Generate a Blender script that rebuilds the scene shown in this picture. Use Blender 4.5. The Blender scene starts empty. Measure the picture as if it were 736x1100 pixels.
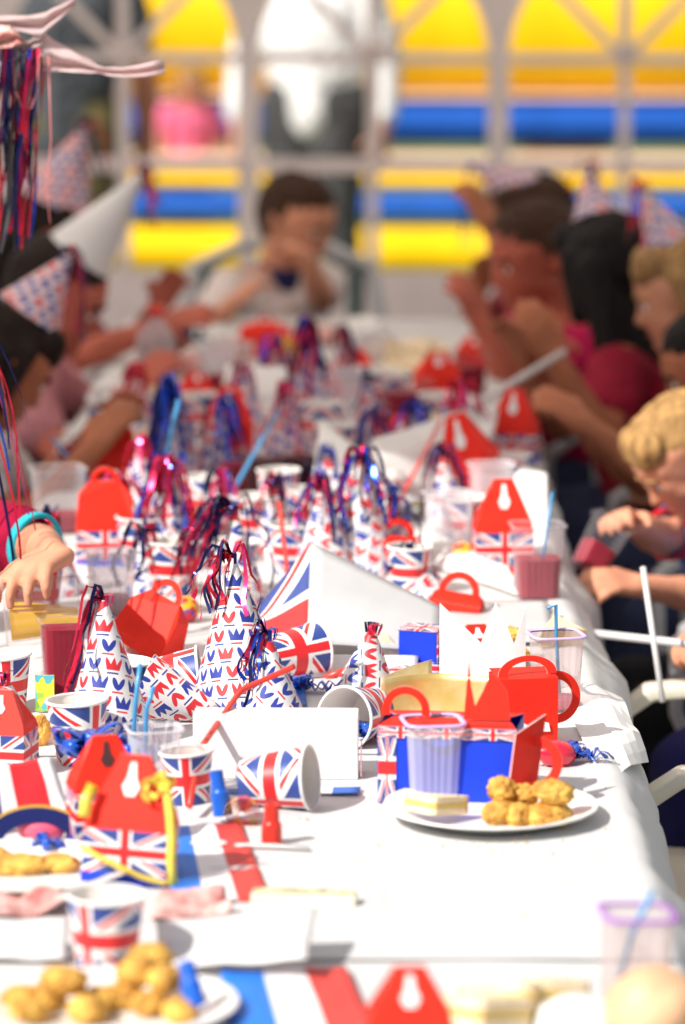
# A street-party table seen with a long lens: everything is built in metres,
# camera at x=0,y=0 looking along +Y down a trestle table 0.75 m high.
import bpy, bmesh, math, random
from mathutils import Vector as V, Matrix, Quaternion, noise
R = math.radians
SC = bpy.context.scene
COL = SC.collection
rng = random.Random(7)
PI = math.pi

# ---------------------------------------------------------------- camera maths
FPX, EYE, TAB = 4400.0, 1.75, 0.75
PITCH = math.atan(700 / FPX)
FW = V((0, math.cos(PITCH), -math.sin(PITCH)))
UPV = V((0, math.sin(PITCH), math.cos(PITCH)))
EYEP = V((0, 0, EYE))

def ray(px, py):
    return V((1, 0, 0)) * ((px - 368) / FPX) + UPV * ((550 - py) / FPX) + FW

def at(px, py, z=TAB):
    """point of the horizontal plane z that shows at this place of the photograph"""
    d = ray(px, py)
    return EYEP + d * ((z - EYE) / d.z)

def far(px, py, y):
    """point at the distance y that shows at this place of the photograph"""
    d = ray(px, py)
    return EYEP + d * (y / d.y)

def unit(p):
    """metres per photograph pixel at the point p"""
    return (V(p) - EYEP).dot(FW) / FPX

# ---------------------------------------------------------------- materials
class X:
    """tiny expression builder for shader maths"""
    def __init__(s, nt, sock): s.nt, s.s = nt, sock
    def op(s, o, b=None, c=None):
        n = s.nt.nodes.new('ShaderNodeMath'); n.operation = o
        for i, q in enumerate((s, b, c)):
            if q is None: continue
            if isinstance(q, X): s.nt.links.new(q.s, n.inputs[i])
            else: n.inputs[i].default_value = q
        return X(s.nt, n.outputs[0])
    def __add__(s, b): return s.op('ADD', b)
    def __sub__(s, b): return s.op('SUBTRACT', b)
    def __mul__(s, b): return s.op('MULTIPLY', b)
    def lt(s, b): return s.op('LESS_THAN', b)
    def gt(s, b): return s.op('GREATER_THAN', b)
    def abs(s): return s.op('ABSOLUTE')
    def floor(s): return s.op('FLOOR')
    def fract(s): return s.op('FRACT')
    def mx(s, b): return s.op('MAXIMUM', b)
    def mn(s, b): return s.op('MINIMUM', b)
    def sign(s): return s.op('SIGN')

def cmix(nt, fac, a, b):
    n = nt.nodes.new('ShaderNodeMix'); n.data_type = 'RGBA'
    if isinstance(fac, X): nt.links.new(fac.s, n.inputs[0])
    elif hasattr(fac, 'is_output'): nt.links.new(fac, n.inputs[0])
    else: n.inputs[0].default_value = fac
    for k, q in ((6, a), (7, b)):
        if hasattr(q, 'is_output'): nt.links.new(q, n.inputs[k])
        else: n.inputs[k].default_value = (*q, 1)
    return n.outputs[2]

def new_mat(name):
    m = bpy.data.materials.new(name); m.use_nodes = True
    nt = m.node_tree
    return m, nt, nt.nodes['Principled BSDF']

def mat(name, col, rough=.5, metal=0, bump=0, bscale=60, vary=.08, vscale=9, trans=0, coat=0, sheen=0, detail=4, alt=None):
    m, nt, p = new_mat(name)
    p.inputs['Roughness'].default_value = rough
    p.inputs['Metallic'].default_value = metal
    p.inputs['Coat Weight'].default_value = coat
    if sheen: p.inputs['Specular IOR Level'].default_value = .15
    tc = nt.nodes.new('ShaderNodeTexCoord')
    n = nt.nodes.new('ShaderNodeTexNoise'); n.inputs['Scale'].default_value = vscale; n.inputs['Detail'].default_value = detail
    nt.links.new(tc.outputs['Object'], n.inputs['Vector'])
    lo = tuple(max(0, c * (1 - vary)) for c in col)
    hi = alt if alt else tuple(min(1, c * (1 + vary)) for c in col)
    rmp = nt.nodes.new('ShaderNodeMapRange'); rmp.inputs[1].default_value = .35; rmp.inputs[2].default_value = .65
    nt.links.new(n.outputs[0], rmp.inputs[0])
    c = cmix(nt, rmp.outputs[0], lo, hi)
    nt.links.new(c, p.inputs['Base Color'])
    if bump:
        b = nt.nodes.new('ShaderNodeBump'); b.inputs['Strength'].default_value = bump; b.inputs['Distance'].default_value = .004
        n2 = nt.nodes.new('ShaderNodeTexNoise'); n2.inputs['Scale'].default_value = bscale; n2.inputs['Detail'].default_value = 5
        nt.links.new(tc.outputs['Object'], n2.inputs['Vector'])
        nt.links.new(n2.outputs[0], b.inputs['Height']); nt.links.new(b.outputs[0], p.inputs['Normal'])
    if trans:
        t = nt.nodes.new('ShaderNodeBsdfTranslucent'); nt.links.new(c, t.inputs[0])
        mx = nt.nodes.new('ShaderNodeMixShader'); mx.inputs[0].default_value = trans
        nt.links.new(p.outputs[0], mx.inputs[1]); nt.links.new(t.outputs[0], mx.inputs[2])
        nt.links.new(mx.outputs[0], nt.nodes['Material Output'].inputs[0])
    return m

NAVY, RED, WHITE = (.028, .06, .26), (.70, .018, .022), (.83, .82, .80)
FLAGGROUP = None
def flag_group():
    """union flag as shader maths, UV 0..1 in, colour out"""
    global FLAGGROUP
    if FLAGGROUP: return FLAGGROUP
    g = bpy.data.node_groups.new('union_flag', 'ShaderNodeTree')
    g.interface.new_socket('UV', in_out='INPUT', socket_type='NodeSocketVector')
    g.interface.new_socket('Color', in_out='OUTPUT', socket_type='NodeSocketColor')
    gi, go = g.nodes.new('NodeGroupInput'), g.nodes.new('NodeGroupOutput')
    sp = g.nodes.new('ShaderNodeSeparateXYZ'); g.links.new(gi.outputs[0], sp.inputs[0])
    x = (X(g, sp.outputs[0]) - .5) * 60; y = (X(g, sp.outputs[1]) - .5) * 30
    k = 1 / math.sqrt(5)
    d1 = (x - y * 2) * k; d2 = (x + y * 2) * k
    wd = d1.abs().lt(3.0).mx(d2.abs().lt(3.0))
    s1 = d1 * x.sign(); s2 = d2 * x.sign()
    rd = s1.gt(-2.0).mn(s1.lt(0.1)).mx(s2.gt(-.1).mn(s2.lt(2.0)))
    wc = x.abs().lt(5).mx(y.abs().lt(5)); rc = x.abs().lt(3).mx(y.abs().lt(3))
    c = cmix(g, wd, NAVY, WHITE); c = cmix(g, rd, c, RED); c = cmix(g, wc, c, WHITE); c = cmix(g, rc, c, RED)
    g.links.new(c, go.inputs[0])
    FLAGGROUP = g
    return g

def flag_mat(name, rep=(1, 1), off=(0, 0), rough=.45, coat=0, trans=0):
    m, nt, p = new_mat(name)
    uv = nt.nodes.new('ShaderNodeUVMap')
    sp = nt.nodes.new('ShaderNodeSeparateXYZ'); nt.links.new(uv.outputs[0], sp.inputs[0])
    u = (X(nt, sp.outputs[0]) * rep[0] + off[0]).fract(); v = (X(nt, sp.outputs[1]) * rep[1] + off[1]).fract()
    cb = nt.nodes.new('ShaderNodeCombineXYZ'); nt.links.new(u.s, cb.inputs[0]); nt.links.new(v.s, cb.inputs[1])
    gn = nt.nodes.new('ShaderNodeGroup'); gn.node_tree = flag_group(); nt.links.new(cb.outputs[0], gn.inputs[0])
    nt.links.new(gn.outputs[0], p.inputs['Base Color'])
    p.inputs['Roughness'].default_value = rough; p.inputs['Coat Weight'].default_value = coat
    if trans:
        t = nt.nodes.new('ShaderNodeBsdfTranslucent'); nt.links.new(gn.outputs[0], t.inputs[0])
        mx = nt.nodes.new('ShaderNodeMixShader'); mx.inputs[0].default_value = trans
        nt.links.new(p.outputs[0], mx.inputs[1]); nt.links.new(t.outputs[0], mx.inputs[2])
        nt.links.new(mx.outputs[0], nt.nodes['Material Output'].inputs[0])
    return m

def crown_mat(name, cell=.0215, paper=(.84, .82, .81), seed=0, turn=0.0):
    """white paper printed all over with small red and blue crowns and petal marks; UV in metres"""
    m, nt, p = new_mat(name)
    uv = nt.nodes.new('ShaderNodeUVMap')
    mp = nt.nodes.new('ShaderNodeMapping'); mp.inputs['Scale'].default_value = (1 / cell,) * 3
    mp.inputs['Rotation'].default_value = (0, 0, turn); mp.inputs['Location'].default_value = (seed * 3.37, seed * 1.91, 0)
    nt.links.new(uv.outputs[0], mp.inputs[0])
    sp = nt.nodes.new('ShaderNodeSeparateXYZ'); nt.links.new(mp.outputs[0], sp.inputs[0])
    gu, gv = X(nt, sp.outputs[0]), X(nt, sp.outputs[1])
    row = gv.floor(); gu = gu + row * .37
    i = gu.floor(); a = gu.fract() - .5; b = gv.fract() - .5
    cb = nt.nodes.new('ShaderNodeCombineXYZ'); nt.links.new(i.s, cb.inputs[0]); nt.links.new(row.s, cb.inputs[1])
    wn = nt.nodes.new('ShaderNodeTexWhiteNoise'); wn.noise_dimensions = '2D'; nt.links.new(cb.outputs[0], wn.inputs[0])
    sc = nt.nodes.new('ShaderNodeSeparateColor'); nt.links.new(wn.outputs[1], sc.inputs[0])
    iscrown = (i + row).op('MODULO', 2).abs().gt(.5)
    red = X(nt, sc.outputs[0]).gt(.40)
    # crown: zigzag top that spreads
    a = a * .80; b = b * .80 - .02
    aw = a * (b * -.9 + 1.15)
    zig = ((aw * 3.6 + .5).fract() - .5).abs() * .62
    crown = aw.abs().lt(.36).mn(b.gt(-.22)).mn(b.lt(zig * -1 + .33))
    # petals: two leaning ovals over a stub
    aa = a.abs() - .135; e1 = aa - (b - .02) * .42; e2 = (b - .02) + aa * .42
    pet = ((e1 * e1) * 75 + (e2 * e2) * 11).lt(1)
    stem = a.abs().lt(.035).mn(b.lt(.0)).mn(b.gt(-.27))
    pet = pet.mn(a.abs().gt(.018)).mx(stem)
    icon = crown.mn(iscrown).mx(pet.mn(iscrown * -1 + 1))
    bar = b.lt(-.31).mn(b.gt(-.385)).mn(a.abs().lt(.24))
    ink = cmix(nt, red, (.03, .05, .34), (.72, .03, .045))
    anti = cmix(nt, red, (.72, .03, .045), (.03, .05, .30))
    c = cmix(nt, icon, paper, ink); c = cmix(nt, bar, c, anti)
    nt.links.new(c, p.inputs['Base Color']); p.inputs['Roughness'].default_value = .45
    t = nt.nodes.new('ShaderNodeBsdfTranslucent'); nt.links.new(c, t.inputs[0])
    mx = nt.nodes.new('ShaderNodeMixShader'); mx.inputs[0].default_value = .12
    nt.links.new(p.outputs[0], mx.inputs[1]); nt.links.new(t.outputs[0], mx.inputs[2])
    nt.links.new(mx.outputs[0], nt.nodes['Material Output'].inputs[0])
    return m

def stripe_mat(name, cols, trans=.1, rough=.6):
    """flat paper in equal stripes along U"""
    m, nt, p = new_mat(name)
    uv = nt.nodes.new('ShaderNodeUVMap'); sp = nt.nodes.new('ShaderNodeSeparateXYZ'); nt.links.new(uv.outputs[0], sp.inputs[0])
    u = X(nt, sp.outputs[0]); c = cols[0]
    for k in range(1, len(cols)):
        c = cmix(nt, u.gt(k / len(cols)), c, cols[k])
    nt.links.new(c, p.inputs['Base Color']); p.inputs['Roughness'].default_value = rough
    return m

def clear_mat(name, tint=(.93, .91, .92), cover=.09, white=(.85, .83, .86), rough=.12, edge=.28):
    """thin clear plastic: mostly see-through, a little milky, glossy"""
    m, nt, p = new_mat(name)
    p.inputs['Base Color'].default_value = (*white, 1); p.inputs['Roughness'].default_value = rough
    t = nt.nodes.new('ShaderNodeBsdfTransparent'); t.inputs[0].default_value = (*tint, 1)
    lw = nt.nodes.new('ShaderNodeLayerWeight'); lw.inputs[0].default_value = .25
    f = X(nt, lw.outputs['Facing']) * edge + cover
    mx = nt.nodes.new('ShaderNodeMixShader'); nt.links.new(f.s, mx.inputs[0])
    nt.links.new(t.outputs[0], mx.inputs[1]); nt.links.new(p.outputs[0], mx.inputs[2])
    nt.links.new(mx.outputs[0], nt.nodes['Material Output'].inputs[0])
    return m

M = {}
def mk(key, *a, **k):
    M[key] = mat(key, *a, **k); return M[key]
mk('cloth_paper', (.60, .60, .595), .65, bump=.5, bscale=14, vary=.02)
mk('white_card', (.82, .81, .79), .5, vary=.03, bump=.1, bscale=40)
mk('white_sheet', (.82, .80, .79), .5, vary=.03, trans=.2)
mk('shaded_sheet', (.50, .50, .51), .6, vary=.04, bump=.2, bscale=30); mk('white_plastic', (.80, .79, .77), .3, vary=.03)  # the sheet grey is white paper with shade painted into its colour
mk('cup_inside', (.80, .74, .68), .5, vary=.04)
mk('red_card', (.80, .024, .010), .55, vary=.10, vscale=25, bump=.12, bscale=30)
mk('cut_edge', (.80, .50, .46), .7); mk('dark_slot', (.05, .012, .012), .7)
mk('blue_card', (.012, .05, .60), .38, vary=.08)
mk('gold_card', (.80, .55, .16), .34, metal=.55, vary=.10, vscale=18, alt=(.88, .72, .36), bump=.25, bscale=22)
mk('foil_red', (.72, .02, .07), .22, metal=.75, vary=.2)
mk('foil_blue', (.02, .08, .60), .2, metal=.75, vary=.25)
mk('foil_navy', (.012, .015, .10), .22, metal=.6, vary=.3)
mk('foil_pink', (.85, .06, .25), .22, metal=.6, vary=.2)
mk('ribbon_blue', (.012, .09, .55), .25, metal=.3, coat=.4, vary=.15)
mk('ribbon_yellow', (.85, .55, .04), .35, vary=.2, alt=(.9, .72, .10))
mk('straw_red', (.80, .05, .03), .3); mk('straw_blue', (.05, .28, .55), .3); mk('straw_white', (.78, .75, .75), .35)
mk('straw_pink', (.85, .25, .25), .3)
mk('stick_white', (.62, .60, .60), .5, vary=.05, vscale=30)
mk('plate_white', (.80, .78, .74), .4, vary=.03, coat=.15)
mk('fried', (.60, .24, .02), .65, bump=.7, bscale=260, vary=.4, vscale=38, alt=(.88, .52, .10), detail=8)
mk('bread', (.80, .66, .44), .8, bump=.5, bscale=200, vary=.12, vscale=40)
mk('bread_crust', (.70, .46, .20), .7, bump=.3, bscale=150, vary=.2)
mk('bun', (.72, .42, .24), .5, vary=.12, vscale=14, bump=.2, bscale=50)
mk('filling', (.75, .55, .15), .5, vary=.2)
mk('blower_red', (.75, .03, .015), .3); mk('blower_blue', (.01, .11, .55), .3)
mk('rim_violet', (.40, .14, .58), .25); mk('rim_purple', (.62, .45, .74), .25); mk('balloon_pink', (.85, .12, .20), .3, coat=.4); mk('balloon_red', (.75, .02, .05), .25, coat=.5)
mk('green_plastic', (.045, .075, .075), .4, vary=.1); mk('cream_plastic', (.72, .68, .56), .4, vary=.05)
mk('grey_plastic', (.42, .42, .43), .45, vary=.08); mk('grey_metal', (.45, .44, .46), .35, metal=.5, vary=.08)
mk('tarmac', (.30, .27, .25), .9, bump=.6, bscale=90, vary=.25, vscale=3)
mk('lawn', (.10, .17, .05), .95, bump=1, bscale=60, vary=.35, vscale=2)
mk('pvc_white', (.90, .82, .81), .5, vary=.04, trans=.5)
mk('pvc_roof', (.94, .88, .83), .5, vary=.03, trans=.80)
mk('inflate_yellow', (.94, .56, .003), .35, vary=.05); mk('inflate_amber', (.96, .55, .003), .35, vary=.05)
mk('inflate_blue', (.014, .10, .46), .35, vary=.08); mk('inflate_cream', (.80, .56, .40), .4, vary=.05)
mk('wrapper_red', (.72, .20, .18), .35, vary=.4, vscale=40, alt=(.85, .55, .5))
mk('navy_card', (.012, .02, .12), .4); mk('gold_edge', (.80, .50, .08), .35, metal=.4)
mk('bar_label', (.80, .70, .20), .4, vary=.7, vscale=70, alt=(.86, .80, .5)); mk('beige_wrap', (.78, .72, .55), .4)
mk('black_bits', (.02, .02, .025), .5)
mk('pink_paper', (.84, .68, .68), .5, vary=.1, trans=.45, bump=.2, bscale=30)
mk('wood', (.40, .26, .13), .6, vary=.25, vscale=14)
M['flag_cup'] = flag_mat('printed_flag_cup', (2, 1), (.02, 0), .4)
M['flag_panel'] = flag_mat('printed_flag_panel')
M['flag_band'] = flag_mat('printed_flag_band', (3, 1))
M['flag_sheet'] = flag_mat('printed_flag_sheet', trans=.15)
for _k in ('inflate_yellow', 'inflate_amber', 'inflate_blue', 'inflate_cream', 'red_card', 'blue_card', 'white_card', 'gold_edge', 'navy_card'): M[_k].node_tree.nodes['Principled BSDF'].inputs['Specular IOR Level'].default_value = .22
for k in range(6): M['crown%d' % k] = crown_mat('crown_print_%d' % k, seed=k + 1, turn=.25 * k)
M['crown_pink'] = crown_mat('crown_print_pale', paper=(.74, .60, .62), seed=9)
M['tricolour'] = stripe_mat('striped_blue_white_red', [(.01, .19, .72), (.82, .81, .8), (.72, .05, .04)])
M['tri_long'] = stripe_mat('striped_long', [(.03, .1, .4), (.82, .81, .8), (.72, .05, .04), (.82, .81, .8), (.02, .12, .5)])
M['red_white'] = stripe_mat('striped_red_white', [(.02, .03, .2), (.82, .81, .8), (.75, .02, .03), (.75, .02, .03), (.82, .81, .8)])
M['clear'] = clear_mat('clear_plastic'); M['clear_frost'] = clear_mat('frosted_plastic', tint=(.84, .79, .79), cover=.22, white=(.78, .70, .68)); M['clear_soft'] = clear_mat('soft_plastic', cover=.09, edge=.15); M['clear_thin'] = clear_mat('thin_plastic', cover=.025, edge=.14, rough=.06); M['clear_milky'] = clear_mat('milky_plastic', cover=.34)
M['window_film'] = clear_mat('window_film', tint=(.98, .97, .97), cover=.006, rough=.08, edge=.05)
def juice_mat(name, col, glow):
    m = mat(name, col, .25, vary=.08, trans=glow); m.node_tree.nodes['Principled BSDF'].inputs['Specular IOR Level'].default_value = .1; M[name] = m; return m
juice_mat('juice_red', (.36, .002, .028), .22); juice_mat('juice_orange', (.98, .60, .015), .15); juice_mat('juice_dark', (.09, .006, .012), .2)
juice_mat('juice_pink', (.75, .10, .22), .45)
SKIN = {'fair': mat('skin_fair', (.60, .27, .165), .5, vary=.12, vscale=12, bump=.08, bscale=200),
        'rosy': mat('skin_rosy_shaded', (.42, .11, .07), .5, vary=.2, vscale=14),
        'tan': mat('skin_tan_shaded', (.36, .125, .062), .5, vary=.15, vscale=12)}  # rosy and tan lowered to paint shade on the children under the roof
HAIR = {k: mat('hair_' + k, c, .45, vary=.35, vscale=50, bump=.4, bscale=110) for k, c in
        dict(black=(.006, .004, .004), brown=(.042, .018, .009), dark=(.014, .007, .005), blond=(.33, .19, .07), fair=(.30, .17, .07)).items()}
for _m in list(SKIN.values()) + list(HAIR.values()): _m.node_tree.nodes['Principled BSDF'].inputs['Specular IOR Level'].default_value = .18
for _m in HAIR.values(): _m.node_tree.nodes['Principled BSDF'].inputs['Roughness'].default_value = .65
for _m in HAIR.values():
    _n = _m.node_tree
    for _t in [q for q in _n.nodes if q.type == 'TEX_NOISE']:
        _mp = _n.nodes.new('ShaderNodeMapping'); _mp.inputs['Scale'].default_value = (2.2, 2.2, .22)
        _n.links.new(_n.nodes['Texture Coordinate'].outputs['Object'], _mp.inputs[0]); _n.links.new(_mp.outputs[0], _t.inputs['Vector'])
CLOTH = {}
def cloth(name, c):
    if name not in CLOTH: CLOTH[name] = mat('fabric_' + name, c, .85, vary=.15, vscale=20, bump=.3, bscale=160, sheen=.2)
    return CLOTH[name]

# ---------------------------------------------------------------- mesh building
class B:
    def __init__(s):
        s.side = []; s.bm = bmesh.new(); s.uv = s.bm.loops.layers.uv.new('UVMap')
    def face(s, pts, uvs=None, mi=0):
        vs = [s.bm.verts.new(p) for p in pts]
        f = s.bm.faces.new(vs); f.material_index = mi
        if uvs:
            for l, q in zip(f.loops, uvs): l[s.uv].uv = q
        return f
    def grid(s, fn, nu, nv, mi=0, uvf=None, closed=False):
        n = nu if closed else nu + 1
        vs = [[s.bm.verts.new(fn(i / nu, j / nv)) for j in range(nv + 1)] for i in range(n)]
        for i in range(nu):
            for j in range(nv):
                q = [(i, j), (i + 1, j), (i + 1, j + 1), (i, j + 1)]
                try: f = s.bm.faces.new([vs[a % n][b] for a, b in q])
                except ValueError: continue
                f.material_index = mi
                for l, (a, b) in zip(f.loops, q):
                    l[s.uv].uv = uvf(a / nu, b / nv) if uvf else (a / nu, b / nv)
        return vs
    def box(s, c, d, mi=0, rot=None, uvall=True):
        c = V(c); h = V(d) / 2
        m = rot or Matrix.Identity(3)
        def p(a, b, e): return c + m @ V((a * h.x, b * h.y, e * h.z))
        U = [(0, 0), (1, 0), (1, 1), (0, 1)]
        for q in ([(-1, -1, -1), (1, -1, -1), (1, -1, 1), (-1, -1, 1)], [(1, -1, -1), (1, 1, -1), (1, 1, 1), (1, -1, 1)],
                  [(1, 1, -1), (-1, 1, -1), (-1, 1, 1), (1, 1, 1)], [(-1, 1, -1), (-1, -1, -1), (-1, -1, 1), (-1, 1, 1)],
                  [(-1, -1, 1), (1, -1, 1), (1, 1, 1), (-1, 1, 1)], [(-1, 1, -1), (1, 1, -1), (1, -1, -1), (-1, -1, -1)]):
            s.face([p(*a) for a in q], U, mi)
        return s
    def lathe(s, prof, n=32, mi=0, uvf=None, rf=None, cap=False):
        """prof: list of (radius, z); rf(theta) scales the radius"""
        def fn(u, v):
            r, z = prof[round(v * (len(prof) - 1))]; t = u * 2 * PI
            k = rf(t) if rf else 1
            return V((r * k * math.cos(t), r * k * math.sin(t), z))
        vs = s.grid(fn, n, len(prof) - 1, mi, uvf, closed=True)
        if cap:
            f = s.bm.faces.new([vs[i][0] for i in range(n)][::-1]); f.material_index = mi
            f = s.bm.faces.new([vs[i][-1] for i in range(n)]); f.material_index = mi
        return s
    def tube(s, pts, r, n=8, mi=0):
        pts = [V(p) for p in pts]; rings = []
        for i, p in enumerate(pts):
            d = (pts[min(i + 1, len(pts) - 1)] - pts[max(i - 1, 0)]).normalized()
            a = d.orthogonal().normalized() if i == 0 else (rings[-1][1] - d * rings[-1][1].dot(d)).normalized()
            b = d.cross(a); rr = r(i / (len(pts) - 1)) if callable(r) else r
            rings.append(([s.bm.verts.new(p + (a * math.cos(k * 2 * PI / n) + b * math.sin(k * 2 * PI / n)) * rr) for k in range(n)], a))
        for i in range(len(pts) - 1):
            for k in range(n):
                f = s.bm.faces.new([rings[i][0][k], rings[i][0][(k + 1) % n], rings[i + 1][0][(k + 1) % n], rings[i + 1][0][k]])
                f.material_index = mi; f.smooth = True
        for q in (rings[0][0][::-1], rings[-1][0]):
            f = s.bm.faces.new(q); f.material_index = mi
        return s
    def strip(s, pts, w, side, mi=0, twist=0):
        """ribbon along pts; side: width direction"""
        side = V(side).normalized(); prev = None; n = len(pts)
        for i, p in enumerate(pts):
            p = V(p); d = (V(pts[min(i + 1, n - 1)]) - V(pts[max(i - 1, 0)])).normalized()
            q = (side - d * side.dot(d)); q = q.normalized() if q.length > 1e-5 else d.orthogonal().normalized()
            q = Quaternion(d, twist * i / n) @ q
            ww = w(i / (n - 1)) if callable(w) else w
            a, b = s.bm.verts.new(p - q * ww / 2), s.bm.verts.new(p + q * ww / 2)
            if prev:
                f = s.bm.faces.new([prev[0], prev[1], b, a]); f.material_index = mi; f.smooth = True
                for l, t in zip(f.loops, ((0, (i - 1) / (n - 1)), (1, (i - 1) / (n - 1)), (1, i / (n - 1)), (0, i / (n - 1)))): l[s.uv].uv = t
            prev = (a, b)
        return s
    def plate(s, outline, th, frame, mi=0, hole=None):
        """flat outline (2D) of thickness th in the plane frame=(origin, xaxis, yaxis); hole: matching 2D list for a ring"""
        o, ax, ay = V(frame[0]), V(frame[1]).normalized(), V(frame[2]).normalized(); nz = ax.cross(ay)
        def p(q, k): return o + ax * q[0] + ay * q[1] + nz * k
        n = len(outline)
        if hole:
            for k, flip in ((th / 2, 0), (-th / 2, 1)):
                for i in range(n - 1):
                    q = [outline[i], outline[i + 1], hole[i + 1], hole[i]]
                    if not flip: q = q[::-1]
                    s.face([p(a, k) for a in q], None, mi)
            for line in (outline, hole):
                for i in range(n - 1): s.side.append(s.face([p(line[i], th / 2), p(line[i + 1], th / 2), p(line[i + 1], -th / 2), p(line[i], -th / 2)], None, mi))
            for i in (0, n - 1): s.face([p(outline[i], th / 2), p(hole[i], th / 2), p(hole[i], -th / 2), p(outline[i], -th / 2)], None, mi)
        else:
            s.face([p(a, th / 2) for a in outline], None, mi); s.face([p(a, -th / 2) for a in outline[::-1]], None, mi)
            for i in range(n):
                a, b = outline[i], outline[(i + 1) % n]
                s.side.append(s.face([p(a, -th / 2), p(b, -th / 2), p(b, th / 2), p(a, th / 2)], None, mi))
        return s
    def ball(s, c, r, mi=0, sub=3, sq=(1, 1, 1), rough=0, seed=0, fr=30, crumb=0):
        t = bmesh.new(); bmesh.ops.create_icosphere(t, subdivisions=sub, radius=1)
        mp = {}
        for v in t.verts:
            d = v.co.normalized(); k = 1 + rough * noise.noise(d * fr * .1 + V((seed * 7.1, seed * 3.3, 0))) + rough * .5 * noise.noise(d * fr * .25 + V((0, seed * 5.7, 2))) + rough * crumb * noise.noise(d * fr * .8 + V((seed, 1, 2)))
            mp[v] = s.bm.verts.new(V(c) + V((d.x * sq[0], d.y * sq[1], d.z * sq[2])) * r * k)
        for f in t.faces:
            q = s.bm.faces.new([mp[v] for v in f.verts]); q.smooth = True; q.material_index = mi
        t.free(); return s
    def capsule(s, p0, r0, p1, r1, n=1):
        t = bmesh.new()
        for p, r in ((V(p0), r0), (V(p1), r1)):
            bmesh.ops.create_icosphere(t, subdivisions=2, radius=r, matrix=Matrix.Translation(p))
        bmesh.ops.convex_hull(t, input=t.verts[:], use_existing_faces=False)
        loose = [v for v in t.verts if not v.link_faces]; bmesh.ops.delete(t, geom=loose, context='VERTS')
        inside = []
        mp = {v: s.bm.verts.new(v.co) for v in t.verts}
        for f in t.faces:
            try: s.bm.faces.new([mp[v] for v in f.verts])
            except ValueError: pass
        t.free(); return s
    def build(s, name, mats, parent=None, smooth=None, solid=0, bevel=0, weld=True):
        if not isinstance(mats, (list, tuple)): mats = [mats]
        card = len(mats) == 1 and mats[0] in (M.get('red_card'), M.get('blue_card'), M.get('gold_card'), M.get('navy_card'))
        if card:                                  # printed card shows its pale core along the cut edges
            mats = [mats[0], M['cut_edge']]
            for f in s.side: f.material_index = 1
        if weld: bmesh.ops.remove_doubles(s.bm, verts=s.bm.verts[:], dist=1e-5)
        bmesh.ops.recalc_face_normals(s.bm, faces=s.bm.faces[:])
        me = bpy.data.meshes.new(name); s.bm.to_mesh(me); s.bm.free()
        if not isinstance(mats, (list, tuple)): mats = [mats]
        for m in mats: me.materials.append(m)
        if smooth is not None:
            me.shade_smooth() if smooth is True else me.shade_flat()
            if smooth is not True and smooth:
                me.shade_smooth(); me.set_sharp_from_angle(angle=R(smooth))
        o = bpy.data.objects.new(name, me); COL.objects.link(o)
        if parent: o.parent = parent
        if solid:
            md = o.modifiers.new('thickness', 'SOLIDIFY'); md.thickness = solid; md.offset = 0
            if card: md.material_offset_rim = 1
        if bevel:
            md = o.modifiers.new('edge', 'BEVEL'); md.width = bevel; md.segments = 2; md.limit_method = 'ANGLE'
        return o

def tag(o, label=None, cat=None, group=None, kind=None):
    if label: o['label'] = label
    if cat: o['category'] = cat
    if group: o['group'] = group
    if kind: o['kind'] = kind
    return o

def thing(name, label, cat, loc=(0, 0, 0), rz=0, group=None, quat=None):
    o = bpy.data.objects.new(name, None); COL.objects.link(o)
    o.empty_display_size = .03; o.location = loc
    if quat: o.rotation_mode = 'QUATERNION'; o.rotation_quaternion = quat
    else: o.rotation_euler = (0, 0, rz)
    return tag(o, label, cat, group)

def remesh(b, voxel, iters=6, wrinkle=0, strand=0):
    me = bpy.data.meshes.new('t'); bmesh.ops.recalc_face_normals(b.bm, faces=b.bm.faces[:]); b.bm.to_mesh(me); b.bm.free()
    o = bpy.data.objects.new('t', me); COL.objects.link(o)
    r = o.modifiers.new('r', 'REMESH'); r.mode = 'VOXEL'; r.voxel_size = voxel
    if iters:
        sm = o.modifiers.new('s', 'SMOOTH'); sm.factor = .5; sm.iterations = iters
    dg = bpy.context.evaluated_depsgraph_get(); dg.update()
    out = bpy.data.meshes.new_from_object(o.evaluated_get(dg), depsgraph=dg)
    bpy.data.objects.remove(o); bpy.data.meshes.remove(me)
    if wrinkle or strand:
        nr = [v.normal.copy() for v in out.vertices]
        for v, n in zip(out.vertices, nr):
            c = v.co
            if wrinkle: v.co = c + n * wrinkle * (noise.noise(V((c.x * 16, c.y * 16, c.z * 30))) + .6 * noise.noise(V((c.x * 40, c.y * 40, c.z * 55))))
            if strand: v.co = c + n * strand * (noise.noise(V((c.x * 75, c.y * 75, c.z * 9))) + .25 * noise.noise(V((c.x * 24, c.y * 24, c.z * 14 + 3))))
    out.shade_smooth()
    return out

def link_mesh(name, me, mats, parent, loc=None):
    me.name = name; me.materials.clear()
    for m in (mats if isinstance(mats, (list, tuple)) else [mats]): me.materials.append(m)
    o = bpy.data.objects.new(name, me); COL.objects.link(o); o.parent = parent
    return o
# ---------------------------------------------------------------- table props
def axis_quat(a, spin=0):
    return V((0, 0, 1)).rotation_difference(V(a).normalized()) @ Quaternion((0, 0, 1), spin)

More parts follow.
